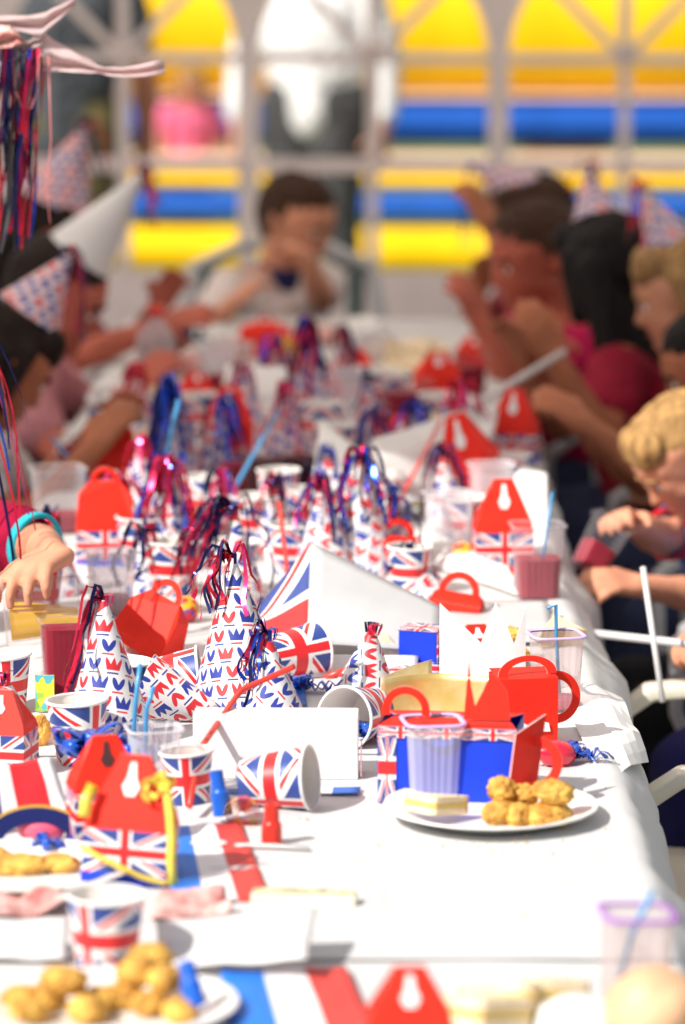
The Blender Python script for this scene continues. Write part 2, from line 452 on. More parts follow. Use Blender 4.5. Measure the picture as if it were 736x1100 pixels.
def foil(parent, q, origin, tip_w, n, length, out, mats, seed, wid=.004, floor=TAB, sweep=None, name='streamers', curl=1.0):
    """foil strands from the world point tip_w; sweep: preferred horizontal direction"""
    g = random.Random(seed); inv = q.inverted()
    b = B()
    for k in range(n):
        if sweep is not None and g.random() < .85:
            th = math.atan2(sweep[1], sweep[0]) + g.gauss(0, .5)
        else: th = g.uniform(0, 2 * PI)
        d = V((math.cos(th), math.sin(th), 0)); L = length * g.uniform(.55, 1.1); o = out * g.uniform(.4, 1.25)
        hump = g.uniform(.004, .03) * curl; ph = g.uniform(0, 6); pts = []
        for i in range(13):
            t = i / 12
            p = V(tip_w) + d * (o * (1 - math.exp(-3 * t))) + V((0, 0, hump * math.sin(min(1, t * 3) * PI) - L * t ** 1.25))
            p += d.cross(V((0, 0, 1))) * .010 * math.sin(ph + 5 * t) * t + d * .006 * math.sin(2 * ph + 7 * t) * t
            if p.z < floor + .003: p.z = floor + .003 + .002 * g.random()
            pts.append(inv @ (p - origin))
        b.strip(pts, lambda t, w=wid * g.uniform(.6, 1.2): w, V((g.uniform(-1, 1), g.uniform(-1, 1), .3)), g.randrange(len(mats)), g.uniform(-4, 4))
    return b.build(name, mats, parent, weld=False)

def cone_hat(base, tip, r, m, label, group='printed paper cone hats', strands=0, length=.12, out=.04, cols=('foil_red', 'foil_navy'),
             sweep=None, seed=1, wid=.004, floor=TAB, topper=True, inner='white_card', spin=0, band=None):
    base, tip = V(base), V(tip); ax = tip - base; h = ax.length
    q = axis_quat(ax, spin)
    t = thing('cone_hat', label, 'party hat', base, group=group, quat=q)
    b = B(); sl = math.hypot(h, r); fan = 2 * PI * r / sl
    def fn(u, v):
        rr = r * (1 - v) + .0035 * v; a = u * 2 * PI
        return V((rr * math.cos(a), rr * math.sin(a), h * v))
    def uvf(u, v):
        s_ = sl * (1 - v); a = (u - .5) * fan; return (s_ * math.sin(a), -s_ * math.cos(a))
    b.grid(fn, 40, 8, 0, uvf)
    # the glued overlap and an inside skin
    b.grid(lambda u, v: fn(u, v * .97) * 1 - V((fn(u, v * .97).x * .02, fn(u, v * .97).y * .02, 0)), 32, 6, 1)
    b.build('paper_cone', [m if not isinstance(m, str) else M[m], M[inner]], t, smooth=60)
    if band:
        bb = B(); bb.lathe([(r * 1.004, 0), (r * 1.012 , .001), (r * (1 - .014 / h) * 1.012, .014), (r * (1 - .014 / h) * 1.004, .0145)], 40); bb.build('brim_band', M[band], t, smooth=60)
    if strands:
        foil(t, q, base, tip, strands, length, out, [M[c] for c in cols], seed, wid, floor, sweep)
    if topper:
        k = B(); g = random.Random(seed + 99)
        for i in range(7):
            a = g.uniform(0, 6.28); pts = [V((0, 0, h - .004)), V((.006 * math.cos(a), .006 * math.sin(a), h + .008)), V((.014 * math.cos(a), .014 * math.sin(a), h + .006)), V((.010 * math.cos(a), .010 * math.sin(a), h - .006))]
            k.strip(pts, .004, V((-math.sin(a), math.cos(a), .2)), i % len(cols))
        k.build('tuft', [M[c] for c in cols], t, weld=False)
    return t

def paper_cup(base, mouth, label, rm=.036, rb=.026, group='union flag paper cups', spin=0, m='flag_cup'):
    base, mouth = V(base), V(mouth); h = (mouth - base).length
    t = thing('paper_cup', label, 'paper cup', base, group=group, quat=axis_quat(mouth - base, spin))
    vr = rng.randrange(4); ov = (0, .03, -.035, .05)[vr]; key = ('cup', rm, rb, round(h, 3), m, vr)
    if key not in CACHE:
        b = B(); rq = lambda a: 1 + ov * math.cos(2 * a + vr) + abs(ov) * .3 * math.cos(3 * a)
        b.lathe([(rb, 0), (rb + (rm - rb) * .5, h * .5), (rm, h)], 40, 0, rf=rq)
        b.lathe([(rb - .001, .006), (rm - .0012, h - .001)], 40, 1, rf=rq)
        b.lathe([(rb - .001, .006), (.0005, .006)], 40, 1)
        r_ = B(); pr = [(rm + .0018 * math.cos(a), h + .0018 * math.sin(a)) for a in [i * 2 * PI / 8 for i in range(9)]]
        r_.lathe(pr, 40, rf=rq)
        CACHE[key] = (b.build('cup_wall', [M[m], M['cup_inside']], t, smooth=50), r_.build('rolled_rim', M['white_card'], t, smooth=True))
    else:
        for o in CACHE[key]:
            c = o.copy(); COL.objects.link(c); c.parent = t
    return t
CACHE = {}

def tumbler(base, mouth, label, w=.060, wb=.050, juice=None, level=.5, rim=None, group='clear plastic tumblers', m='clear', spin=.3, ribs=24, tilt_fill=None):
    """square ribbed tumbler with a drink in it"""
    base, mouth = V(base), V(mouth); h = (mouth - base).length; q = axis_quat(mouth - base, spin)
    t = thing('plastic_tumbler', label, 'tumbler', base, group=group, quat=q)
    if juice and level > .4 and m == 'clear' and tilt_fill is None: m = 'clear_thin'
    def rf(a, k=1):
        c, s_ = abs(math.cos(a)), abs(math.sin(a)); e = 5
        return (c ** e + s_ ** e) ** (-1 / e) * (1 + .018 * k * math.cos(ribs * a))
    b = B(); n = 12
    prof = [(.0005, .001), (wb / 2 * .93, 0)] + [(wb / 2 + (w - wb) / 2 * i / n, h * i / n + .002) for i in range(n + 1)]
    b.lathe(prof, 96, 0, rf=lambda a: rf(a, 1)); b.build('ribbed_body', M[m], t, smooth=50)
    r_ = B(); o = w / 2
    r_.lathe([(o, h), (o + .004, h + .0005), (o + .0045, h + .003), (o + .001, h + .0035), (o - .001, h + .002)], 64, rf=lambda a: rf(a, 0))
    r_.build('rim', M[rim or m], t, smooth=True)
    if juice:
        j = B()
        if tilt_fill is None:
            k = .94; h2 = h * level; w2 = (wb + (w - wb) * level) / 2 * k
            j.lathe([(.0005, .004), (wb / 2 * k, .004), (w2, h2), (.0005, h2 + .0005)], 48, rf=lambda a: rf(a, 0))
            j.build('drink', M[juice], t, smooth=40)
        else:
            # the drink has run to the low side of a cup held over: cut the inside with a level plane
            h2 = h * .96; j.lathe([(.0005, .004), (wb / 2 * .94, .004), (w / 2 * .94, h2), (.0005, h2)], 48, rf=lambda a: rf(a, 0))
            bmesh.ops.remove_doubles(j.bm, verts=j.bm.verts[:], dist=1e-5)
            inv = q.inverted(); co = inv @ (V(tilt_fill) - base); no = inv @ V((.12, 0, 1))
            rr = bmesh.ops.bisect_plane(j.bm, geom=j.bm.verts[:] + j.bm.edges[:] + j.bm.faces[:], plane_co=co, plane_no=no, clear_outer=True)
            ed = [e for e in rr['geom_cut'] if isinstance(e, bmesh.types.BMEdge)]
            bmesh.ops.edgeloop_fill(j.bm, edges=ed)
            j.build('drink', M[juice], t, smooth=40)
    return t

def straw(pts, m, label, r=.003, group='drinking straws'):
    pts = [V(p) for p in pts]; o = V(pts[0]); b = B(); b.tube([p - o for p in pts], r, 10)
    ob = b.build('drinking_straw', M[m], None); ob.location = o
    return tag(ob, label, 'straw', group)

def stick(a, c, label, r=.004, m='stick_white', group='white flag sticks'):
    a, c = V(a), V(c); b = B(); b.tube([V((0, 0, 0)), (c - a) * .5, c - a], r, 10); ob = b.build('flag_stick', M[m], None); ob.location = a
    return tag(ob, label, 'stick', group)

def arch_pts(ro, ri, n=20, leg=0.0):
    o = [(-ro, -leg)] + [(ro * math.cos(PI - i * PI / n), ro * math.sin(PI - i * PI / n)) for i in range(n + 1)] + [(ro, -leg)]
    h = [(-ri, -leg)] + [(ri * math.cos(PI - i * PI / n), ri * math.sin(PI - i * PI / n)) for i in range(n + 1)] + [(ri, -leg)]
    return o, h

def party_box(loc, rz, label, w=.085, d=.06, hb=.05, hr=.05, style='gable', body='flag_panel', roof='red_card', handle_r=.022, tilt=(0, 0), slot='white_card',
              group='card party boxes', band=True, bodyband='blue_card', top=.34):
    q = Quaternion((0, 0, 1), rz) @ Quaternion((1, 0, 0), tilt[0]) @ Quaternion((0, 1, 0), tilt[1])
    t = thing('party_box', label, 'party box', loc, group=group, quat=q)
    b = B(); hw, hd = w / 2, d / 2; U = [(0, 0), (1, 0), (1, 1), (0, 1)]; z0 = hb * .18 if band else 0
    cs = [(-hw, -hd), (hw, -hd), (hw, hd), (-hw, hd)]
    for i in range(4):
        p, n = cs[i], cs[(i + 1) % 4]
        b.face([V((*p, z0)), V((*n, z0)), V((*n, hb)), V((*p, hb))], U)
    b.face([V((*p, z0)) for p in cs[::-1]], U)
    b.build('printed_body', M[body], t)
    if band:
        k = B(); e = .0006; cs2 = [(a + math.copysign(e, a), c + math.copysign(e, c)) for a, c in cs]
        for i in range(4):
            p, n = cs2[i], cs2[(i + 1) % 4]; k.face([V((*p, 0)), V((*n, 0)), V((*n, z0)), V((*p, z0))])
        k.build('base_band', M[bodyband], t)
    r_ = B(); tw = w * top / 2; zt = hb + hr
    if style == 'gable':
        for s_ in (-1, 1):
            q_ = [V((-hw, s_ * hd, hb)), V((hw, s_ * hd, hb)), V((hw * .93, s_ * hd * .80, hb + hr * .22)), V((tw, s_ * .002, zt)), V((-tw, s_ * .002, zt)), V((-hw * .93, s_ * hd * .80, hb + hr * .22))]
            r_.face(q_)
        for s_ in (-1, 1):
            r_.face([V((s_ * hw, -hd, hb)), V((s_ * hw, hd, hb)), V((s_ * hw * .93, hd * .8, hb + hr * .22)), V((s_ * hw * .72, 0, hb + hr * .36)), V((s_ * hw * .93, -hd * .8, hb + hr * .22))])
            for e in (-1, 1):
                r_.face([V((s_ * hw * .93, e * hd * .8, hb + hr * .22)), V((s_ * tw, e * .002, zt)), V((s_ * hw * .72, 0, hb + hr * .36))])
        r_.build('gable_roof', M[roof], t, solid=.0006)
        # slot of the carrying handle, cut through near the ridge
        for s_ in (-1, 1):
            nrm = V((0, s_ * (hr * .78), hd * .8)).normalized(); up = V((0, -s_ * (hd * .8 - .002), hr * .78)).normalized()
            mid = V((0, s_ * (.002 + (hd * .8 - .002) * .42), hb + hr * (.22 + .78 * .58))) + nrm * .0012
            sl = B(); hh = hr * .24; ww = w * .055
            out = [(-ww, -hh), (-ww * 1.9, -hh * .45), (-ww * 1.0, hh * .1), (-ww * .6, hh), (ww * .6, hh), (ww * 1.0, hh * .1), (ww * 1.9, -hh * .45), (ww, -hh)]
            sl.plate(out, .0006, (mid, V((1, 0, 0)), up)); sl.build('handle_slot', M[slot], t)
    else:   # a rounded lid with an arched loop handle
        n = 10
        def fn(u, v):
            a = v * PI / 2
            return V(((u - .5) * w * (1 - .25 * math.sin(a)), 0, 0))
        for s_ in (-1, 1):
            b2 = [V((-hw, s_ * hd, hb)), V((hw, s_ * hd, hb)), V((hw * .9, s_ * hd * .55, hb + hr * .7)), V((handle_r, s_ * .002, hb + hr)), V((-handle_r, s_ * .002, hb + hr)), V((-hw * .9, s_ * hd * .55, hb + hr * .7))]
            r_.face(b2)
            r_.face([V((s_ * hw, -hd, hb)), V((s_ * hw, hd, hb)), V((s_ * hw * .9, hd * .55, hb + hr * .7)), V((s_ * hw * .9, -hd * .55, hb + hr * .7))])
            r_.face([V((s_ * hw * .9, -hd * .55, hb + hr * .7)), V((s_ * hw * .9, hd * .55, hb + hr * .7)), V((s_ * handle_r, .002, hb + hr)), V((s_ * handle_r, -.002, hb + hr))])
        r_.build('lid', M[roof], t, solid=.0006)
        o, h = arch_pts(handle_r, handle_r * .66, 20, .004)
        a = B(); a.plate(o, .0022, ((0, 0, zt), (1, 0, 0), (0, 0, 1)), 0, h); a.build('loop_handle', M[roof], t, smooth=40)
    return t

def dinner_plate(c, r, label, group='white party plates', oval=.0):
    t = B(); n = 56
    prof = [(.001, .003), (r * .62, .003), (r * .68, .005), (r * .80, .011), (r * .97, .016), (r, .0165), (r * 1.005, .015), (r * .98, .0135), (r * .80, .0085), (r * .66, .001), (.001, 0)]
    t.lathe(prof, n, rf=lambda a: 1 + .004 * math.cos(20 * a) + oval * math.cos(2 * a))
    o = t.build('paper_plate', M['plate_white'], None, smooth=60); o.location = c
    return tag(o, label, 'plate', group)

def nugget(c, r, label, group, seed, sq=(1, .85, .62), rz=0):
    b = B(); b.ball((0, 0, 0), r, 0, 5, sq, .16, seed, 26, crumb=.32)
    o = b.build('nugget', M['fried'], None); o.location = c; o.rotation_euler = (rng.uniform(-.2, .2), rng.uniform(-.2, .2), rz)
    return tag(o, label, 'nugget', group)

def sandwich(c, size, rz, label, group='cut sandwiches', tilt=(0, 0)):
    """triangular half: two slices of bread and a filling"""
    q = Quaternion((0, 0, 1), rz) @ Quaternion((1, 0, 0), tilt[0]) @ Quaternion((0, 1, 0), tilt[1])
    t = thing('sandwich', label, 'sandwich', c, group=group, quat=q); s_ = size
    tri = [(-s_ / 2, 0), (s_ / 2, 0), (s_ * .06, s_ * .5), (-s_ * .06, s_ * .5)]
    for nm, z, th, m, k in (('bread_slice', .006, .012, 'bread', 1), ('filling', .0145, .005, 'filling', 1.03), ('bread_slice', .023, .012, 'bread', 1)):
        b = B(); b.plate([(x * k, y * k) for x, y in tri], th, ((0, 0, z), (1, 0, 0), (0, 1, 0))); b.build(nm, M[m], t, bevel=.002 if nm != 'filling' else 0)
    k = B(); k.plate([(-s_ / 2 - .001, -.003), (s_ / 2 + .001, -.003), (s_ / 2, -.0005), (-s_ / 2, -.0005)], .027, ((0, 0, .0148), (1, 0, 0), (0, 1, 0)))
    k.build('crust', M['bread_crust'], t)
    return t

def bow(c, r, label, m='ribbon_blue', n=9, seed=1, tails=3, rz=0, flat=.7):
    g = random.Random(seed); b = B()
    for i in range(n):
        a = i * 2 * PI / n + g.uniform(-.25, .25); d = V((math.cos(a), math.sin(a), 0)); e = g.uniform(.1, .9) * flat
        L = r * g.uniform(.75, 1.1); pts = []
        for k in range(13):
            t = k / 12 * 2 * PI
            pts.append(d * (L * .5 * (1 - math.cos(t))) + V((0, 0, .004 + L * e * .5 * (1 - math.cos(t)) + L * .28 * math.sin(t) + L * .28)) )
        b.strip(pts, r * .42, V((-d.y, d.x, 0)))
    for i in range(tails):
        a = rz + g.uniform(-.5, .5); d = V((math.cos(a), math.sin(a), 0)); L = r * g.uniform(1.6, 2.6)
        pts = [d * (L * k / 8) + V((0, 0, .012 * math.sin(k * 1.1 + i) ** 2 + .003)) + V((-d.y, d.x, 0)) * .008 * math.sin(k * .8 + 2 * i) for k in range(9)]
        b.strip(pts, r * .3, V((-d.y, d.x, 0)), 0, 0)
    o = b.build('ribbon_bow', M[m], None, solid=.0004, weld=False); o.location = c
    return tag(o, label, 'ribbon bow', 'foil ribbon bows')

def sheet(corners, m, name, label, cat, group=None, sag=.004, n=14, seed=1, fold=0, th=.0005, flat=False):
    """a sheet of paper through four world corners (bl, br, tr, tl), gently buckled"""
    a, b_, c, d = [V(p) for p in corners]; o = (a + b_ + c + d) / 4; nz = (b_ - a).cross(d - a).normalized()
    if nz.z < 0: nz = -nz
    def fn(u, v):
        p = (a * (1 - u) + b_ * u) * (1 - v) + (d * (1 - u) + c * u) * v
        k = noise.noise(V((u * 2.3 + seed * 3.1, v * 2.3, seed))) * sag * 2 + fold * math.sin(u * 6.3) * math.sin(v * 3.1)
        return p - o + nz * (abs(k) if flat else k)
    bb = B(); bb.grid(fn, n, n); ob = bb.build(name, M[m] if isinstance(m, str) else m, None, smooth=True, solid=th); ob.location = o
    return tag(ob, label, cat, group) if label else ob

def blower(a, c, label, m, r0=.0062, r1=.0092, group='party blowers', roll=None):
    """mouthpiece of a party blower, narrow neck then wider barrel, with an optional rolled paper coil"""
    a, c = V(a), V(c); h = (c - a).length
    t = thing('party_blower', label, 'party blower', a, group=group, quat=axis_quat(c - a))
    b = B(); b.lathe([(r1 * .75, 0), (r1, .001), (r1 * .95, h * .52), (r0 * 1.08, h * .56), (r0, h * .62), (r0 * .95, h), (r0 * .6, h), (r0 * .6, h * .5)], 28, rf=lambda a: 1)
    b.build('mouthpiece', M[m], t, smooth=35)
    if roll:
        k = B(); off = V(roll)
        pts = [off + V((.0042 * (1 + i / 14) * math.cos(i * .55), .0, .0042 * (1 + i / 14) * math.sin(i * .55))) for i in range(52)]
        k.strip(pts, .026, V((0, 1, 0))); k.build('paper_coil', M['wrapper_coil'], t, weld=False, solid=.0004)
    return t
M['wrapper_coil'] = None
def coil_mat(name='coil_print', cols=((.75, .03, .02), (.85, .45, .02), (.70, .02, .03), (.03, .08, .45)), scale=150):
    m, nt, p = new_mat(name)
    tc = nt.nodes.new('ShaderNodeTexCoord'); v = nt.nodes.new('ShaderNodeTexVoronoi'); v.inputs['Scale'].default_value = scale
    nt.links.new(tc.outputs['Object'], v.inputs['Vector'])
    rp = nt.nodes.new('ShaderNodeValToRGB'); nt.links.new(v.outputs['Color'], rp.inputs[0]); rp.color_ramp.interpolation = 'CONSTANT'
    for pos, c in zip((0, .35, .55, .75), cols):
        if pos == 0: e = rp.color_ramp.elements[0]
        else: e = rp.color_ramp.elements.new(pos)
        e.position = pos; e.color = (*c, 1)
    nt.links.new(rp.outputs[0], p.inputs['Base Color']); p.inputs['Roughness'].default_value = .4
    return m
M['wrapper_coil'] = coil_mat()
M['picture_card'] = coil_mat('picture_card', ((.30, .55, .06), (.75, .68, .05), (.10, .45, .50), (.20, .40, .05)), 60)
# ---------------------------------------------------------------- people
def ik(s, t, a, b_, pole):
    s, t = V(s), V(t); d = t - s; L = min(d.length, (a + b_) * .985); dn = d.normalized()
    x = (a * a - b_ * b_ + L * L) / (2 * L); h = math.sqrt(max(1e-6, a * a - x * x))
    p = V(pole); p = (p - dn * p.dot(dn)).normalized()
    return s + dn * x + p * h, s + dn * L

def hand_caps(b, w, d, n, k, side, curl=.5, spread=.16, curls=None):
    """palm, four unequal fingers and a thumb; d: hand direction, n: palm normal (points out of the palm), k: size"""
    d = V(d).normalized(); n = V(n); n = (n - d * n.dot(d)).normalized(); l = d.cross(n) * side     # l points to the thumb side
    pl = .062 * k
    for j in range(4):
        o = l * (.0195 - .013 * j) * k
        b.capsule(w + o * .72, .0125 * k, w + o + d * pl * (1 - .06 * abs(j - 1)), .0098 * k)
    for j, L in enumerate((.050, .056, .052, .041)):
        o = l * (.0205 - .0137 * j) * k; a = (1.5 - j) * spread; c = (curls[j] if curls else curl)
        p = w + o + d * pl * (1 - .06 * abs(j - 1)); dd = (d * math.cos(a) + l * math.sin(a)).normalized(); r0 = .0080 * k; ang = c * .45
        for s_, (fr, rk) in enumerate(((.44, .95), (.31, .9), (.25, .82))):
            v = dd * math.cos(ang) + n * math.sin(ang); q = p + v * L * fr * k
            b.capsule(p, r0, q, r0 * rk); p = q; r0 *= rk; ang += c * .75
    p = w + l * .018 * k + d * .014 * k; v = (l * .8 + d * .65 + n * .35).normalized()
    q = p + v * .030 * k; b.capsule(p, .0115 * k, q, .0092 * k)
    v2 = (d * .85 + l * .25 + n * .5 * (0.4 + curl)).normalized(); q2 = q + v2 * .024 * k; b.capsule(q, .0092 * k, q2, .0082 * k)
    b.capsule(q2, .0082 * k, q2 + (v2 + n * .3).normalized() * .015 * k, .0070 * k)

def person(label, pos, yaw, H=1.2, pose='sit', seat=.42, lean=.15, hp=.25, hy=0., hroll=0., hands=(None, None), skin='fair', shirt=('white', (.75, .73, .72)), sleeve=.6,
           pants=('navy', (.03, .04, .09)), long=True, hair='brown', style='short', shoe=('dark', (.03, .03, .03)), vox=.0055, curl=.6, palm=None, collar=None, trim=None, group=None, spine_side=0., poles=None, hcurls=None, pattern=None, adult=False, hscale=1.0, spread=.16):
    pos = V(pos); k = H / 1.2; kh = (1.0 if not adult else .86) * k
    t = thing('person', label, 'person', pos, group=group)
    f = V((math.cos(yaw), math.sin(yaw), 0)); r = V((math.sin(yaw), -math.cos(yaw), 0)); up = V((0, 0, 1))
    hip = up * ((seat + .085 * k) if pose == 'sit' else .545 * H * (1.0 if not adult else .97))
    u = (up * math.cos(lean) + f * math.sin(lean) + r * spine_side).normalized(); sf = (f - u * f.dot(u)).normalized()
    chest = hip + u * .215 * k; neck = hip + u * .335 * k; sw = .132 * k
    hd = (u * .5 + up * .5).normalized(); hc0 = neck + hd * .055 * k
    # head frame
    hf = f.copy(); hf.rotate(Quaternion(up, hy)); hr = hf.cross(up).normalized()
    hf.rotate(Quaternion(hr, -hp)); hu = hr.cross(hf).normalized(); hf.rotate(Quaternion(hf, 0)); qr = Quaternion(hf, hroll); hr = qr @ hr; hu = qr @ hu
    hh = .205 * kh if not adult else .225 * H / 1.75
    hc = neck + up * .045 * k + hu * hh * .42 + hf * .018 * k
    def hp_(x, y, z): return hc + hr * x * hh + hf * y * hh + hu * z * hh
    b = B(); C = b.capsule
    # head
    C(hp_(0, -.09, .10), hh * .385, hp_(0, .05, .12), hh * .365)
    C(hp_(0, .12, -.02), hh * .31, hp_(0, .20, -.28), hh * .17); C(hp_(-.1, .15, -.12), hh * .2, hp_(.1, .15, -.12), hh * .2)
    C(hp_(-.13, .04, -.2), hh * .17, hp_(.13, .04, -.2), hh * .17)
    C(hp_(0, .36, .02), hh * .035, hp_(0, .435, -.10), hh * .052); C(hp_(-.035, .40, -.115), hh * .034, hp_(.035, .40, -.115), hh * .034)
    C(hp_(-.12, .355, .07), hh * .05, hp_(.12, .355, .07), hh * .05)
    C(hp_(-.05, .36, -.235), hh * .032, hp_(.05, .36, -.235), hh * .032); C(hp_(0, .33, -.35), hh * .075, hp_(0, .28, -.38), hh * .08)
    for s_ in (-1, 1):
        C(hp_(.40 * s_, -.06, .05), hh * .05, hp_(.385 * s_, -.04, -.10), hh * .038)
    C(hp_(0, -.06, -.22), hh * .24, neck, .046 * k)
    # trunk
    C(hip, .098 * k, hip + u * .10 * k, .088 * k); C(hip - r * .045 * k, .085 * k, hip + r * .045 * k, .085 * k)
    C(hip + u * .10 * k - r * .03 * k, .085 * k, chest - r * .045 * k, .088 * k); C(hip + u * .10 * k + r * .03 * k, .085 * k, chest + r * .045 * k, .088 * k)
    C(chest - r * .05 * k, .082 * k, neck - u * .045 * k - r * .09 * k, .048 * k); C(chest + r * .05 * k, .082 * k, neck - u * .045 * k + r * .09 * k, .048 * k)
    C(neck - u * .035 * k - r * sw * .9, .046 * k, neck - u * .035 * k + r * sw * .9, .046 * k)
    cl = B(); CC = cl.capsule; e = .011 * k
    CC(hip - u * .02 * k, .10 * k + e * .6, chest, .093 * k + e); CC(chest - r * .05 * k, .082 * k + e, neck - u * .05 * k - r * .09 * k, .050 * k + e); CC(chest + r * .05 * k, .082 * k + e, neck - u * .05 * k + r * .09 * k, .050 * k + e)
    CC(hip + u * .08 * k - r * .04 * k, .083 * k + e, chest - r * .045 * k, .088 * k + e); CC(hip + u * .08 * k + r * .04 * k, .083 * k + e, chest + r * .045 * k, .088 * k + e)
    CC(neck - u * .045 * k - r * sw * .9, .043 * k + e, neck - u * .045 * k + r * sw * .9, .043 * k + e)
    for i, s_ in enumerate((-1, 1)):          # -1 = left (r points right)
        S = neck - u * .04 * k + r * s_ * sw
        T = hands[i]
        if T is None: T = pos + hip + f * (.20 * k) + r * s_ * .10 * k + up * .10 * k if pose == 'sit' else pos + S - up * .40 * k + f * .06 * k + r * s_ * .07 * k
        T = V(T) - pos
        pole = V(poles[i]) if poles and poles[i] else (-up + r * s_ * .6 - f * .3)
        E, W = ik(S, T, .195 * k, .175 * k, pole)
        C(S, .042 * k, E, .031 * k); C(E, .032 * k, W, .0205 * k); C(E + (W - E) * .25, .0335 * k, E + (W - E) * .5, .028 * k)
        d = (W - E).normalized(); n = V(palm[i]) if palm and palm[i] else (-up * .8 - r * s_ * .6)
        if palm and len(palm) > 2 + i and palm[2 + i]: d = V(palm[2 + i])
        hand_caps(b, W, d, n, k * 1.02 * hscale, s_, curl, spread, curls=hcurls)
        if sleeve > 0:
            A = S + (E - S) * min(1, sleeve); CC(S, .045 * k + e, A, (.042 - .008 * min(1, sleeve)) * k + e * 1.25)
            if sleeve > 1: A2 = E + (W - E) * (sleeve - 1); CC(E, .034 * k + e, A2, .026 * k + e); A = A2
            if trim:
                dd = (A - S).normalized() if sleeve <= 1 else (W - E).normalized(); rr = ((.042 - .008 * min(1, sleeve)) * k + e * 1.25) * .86
                tb = B(); tb.lathe([(rr + .001, -.007), (rr + .0022, -.005), (rr + .0022, .004), (rr + .001, .006), (rr - .004, .0065)], 32)
                to = tb.build('sleeve_trim', cloth(*trim), t, smooth=True, solid=.001); to.location = A + dd * rr * .72; to.rotation_mode = 'QUATERNION'; to.rotation_quaternion = axis_quat(dd)
    pn = B(); PC = pn.capsule; PC(hip - r * .045 * k, .087 * k + e, hip + r * .045 * k, .087 * k + e)
    sh = B()
    for s_ in (-1, 1):
        h0 = hip + r * s_ * .062 * k - up * .01 * k
        if pose == 'sit':
            kn = h0 + f * .275 * k + r * s_ * .03 * k - up * .01 * k; kn.z = max(kn.z, .0)
            an = V((kn.x, kn.y, 0)) - f * .03 * k + up * .065 * k
            if (kn - an).length > .29 * k: an = kn + (an - kn).normalized() * .29 * k
        else:
            kn = h0 + f * .02 * k - up * (h0.z - .07 * k) * .47; an = V((h0.x, h0.y, .075 * k)) + r * s_ * .01
        C(h0, .076 * k, kn, .047 * k); C(kn, .047 * k, an, .030 * k); C(kn + (an - kn) * .15, .046 * k, kn + (an - kn) * .42, .045 * k)
        C(an, .032 * k, an + f * .10 * k - up * .035 * k, .022 * k)
        if long: PC(h0, .080 * k + e, kn, .052 * k + e); PC(kn, .052 * k + e, kn + (an - kn) * .85, .040 * k + e)
        else: PC(h0, .080 * k + e, h0 + (kn - h0) * .85, .056 * k + e * 1.4)
        sh.capsule(an - up * .03 * k - f * .02 * k, .038 * k, an + f * .115 * k - up * .038 * k, .030 * k)
    link_mesh('body', remesh(b, vox, 5), SKIN[skin], t)
    link_mesh('shirt', remesh(cl, .008, 5, wrinkle=.0055), pattern or cloth(*shirt), t)
    link_mesh('trousers' if long else 'shorts', remesh(pn, .009, 4, wrinkle=.005), cloth(*pants), t)
    link_mesh('shoes', remesh(sh, .009, 3), cloth(*shoe), t)
    if collar:
        cb = B(); cb.capsule(neck - u * .022 * k, .056 * k, neck + u * .004 * k, .049 * k); link_mesh('collar', remesh(cb, .006, 2), cloth(*collar), t)
    # hair
    hb = B(); HC = hb.capsule
    HC(hp_(0, -.14, .13), hh * .40, hp_(0, .015, .19), hh * .36); HC(hp_(0, -.2, .0), hh * .33, hp_(0, -.2, -.16), hh * .24)
    HC(hp_(-.30, -.08, .12), hh * .13, hp_(-.37, -.10, -.04), hh * .06); HC(hp_(.30, -.08, .12), hh * .13, hp_(.37, -.10, -.04), hh * .06)
    if style in ('fringe', 'long', 'bob'): HC(hp_(-.2, .20, .34), hh * .15, hp_(.2, .20, .34), hh * .15); HC(hp_(-.17, .27, .27), hh * .11, hp_(.17, .27, .27), hh * .11)
    if style in ('long', 'bob'):
        L = -.9 if style == 'long' else -.45
        for x in (-.28, -.1, .1, .28): HC(hp_(x, -.2, .0), hh * .20, hp_(x * 1.1, -.26, L), hh * (.13 if style == 'long' else .17))
        for s_ in (-1, 1): HC(hp_(.36 * s_, .0, .15), hh * .10, hp_(.37 * s_, .02, -.35), hh * .09)
    if style == 'bun': HC(hp_(0, -.38, .35), hh * .2, hp_(0, -.42, .38), hh * .2)
    if style == 'tail': HC(hp_(0, -.48, .2), hh * .12, hp_(0, -.62, -.1), hh * .15); HC(hp_(0, -.62, -.1), hh * .15, hp_(0, -.55, -.75), hh * .05)
    link_mesh('hair', remesh(hb, .005, 12, strand=.0035), HAIR[hair], t)
    # eyes, brows, mouth
    for s_ in (-1, 1):
        ey = B(); c = hp_(.135 * s_, .335, .015); ey.ball((0, 0, 0), hh * .052, 0, 2); ey.ball(hf * hh * .030, hh * .032, 1, 2)
        o = ey.build('eye', [M['white_plastic'], M['black_bits']], t); o.location = c
        br = B(); br.tube([hp_(.07 * s_, .40, .095), hp_(.14 * s_, .395, .115), hp_(.21 * s_, .35, .09)], hh * .018, 6)
        br.build('eyebrow', HAIR[hair if hair not in ('blond',) else 'fair'], t)
    mo = B(); mo.ball((0, 0, 0), 1, 0, 2, (hh * .085, hh * .03, hh * .024))
    o = mo.build('lips', M['lip'], t); o.location = hp_(0, .385, -.235); o.rotation_mode = 'QUATERNION'; o.rotation_quaternion = Matrix((hr, hf, hu)).transposed().to_quaternion()
    t['_head'] = tuple(hc + pos); t['_up'] = tuple(hu); t['_f'] = tuple(hf); t['_hh'] = hh; t['_r'] = tuple(hr)
    return t
M['lip'] = mat('lip', (.45, .10, .09), .4)

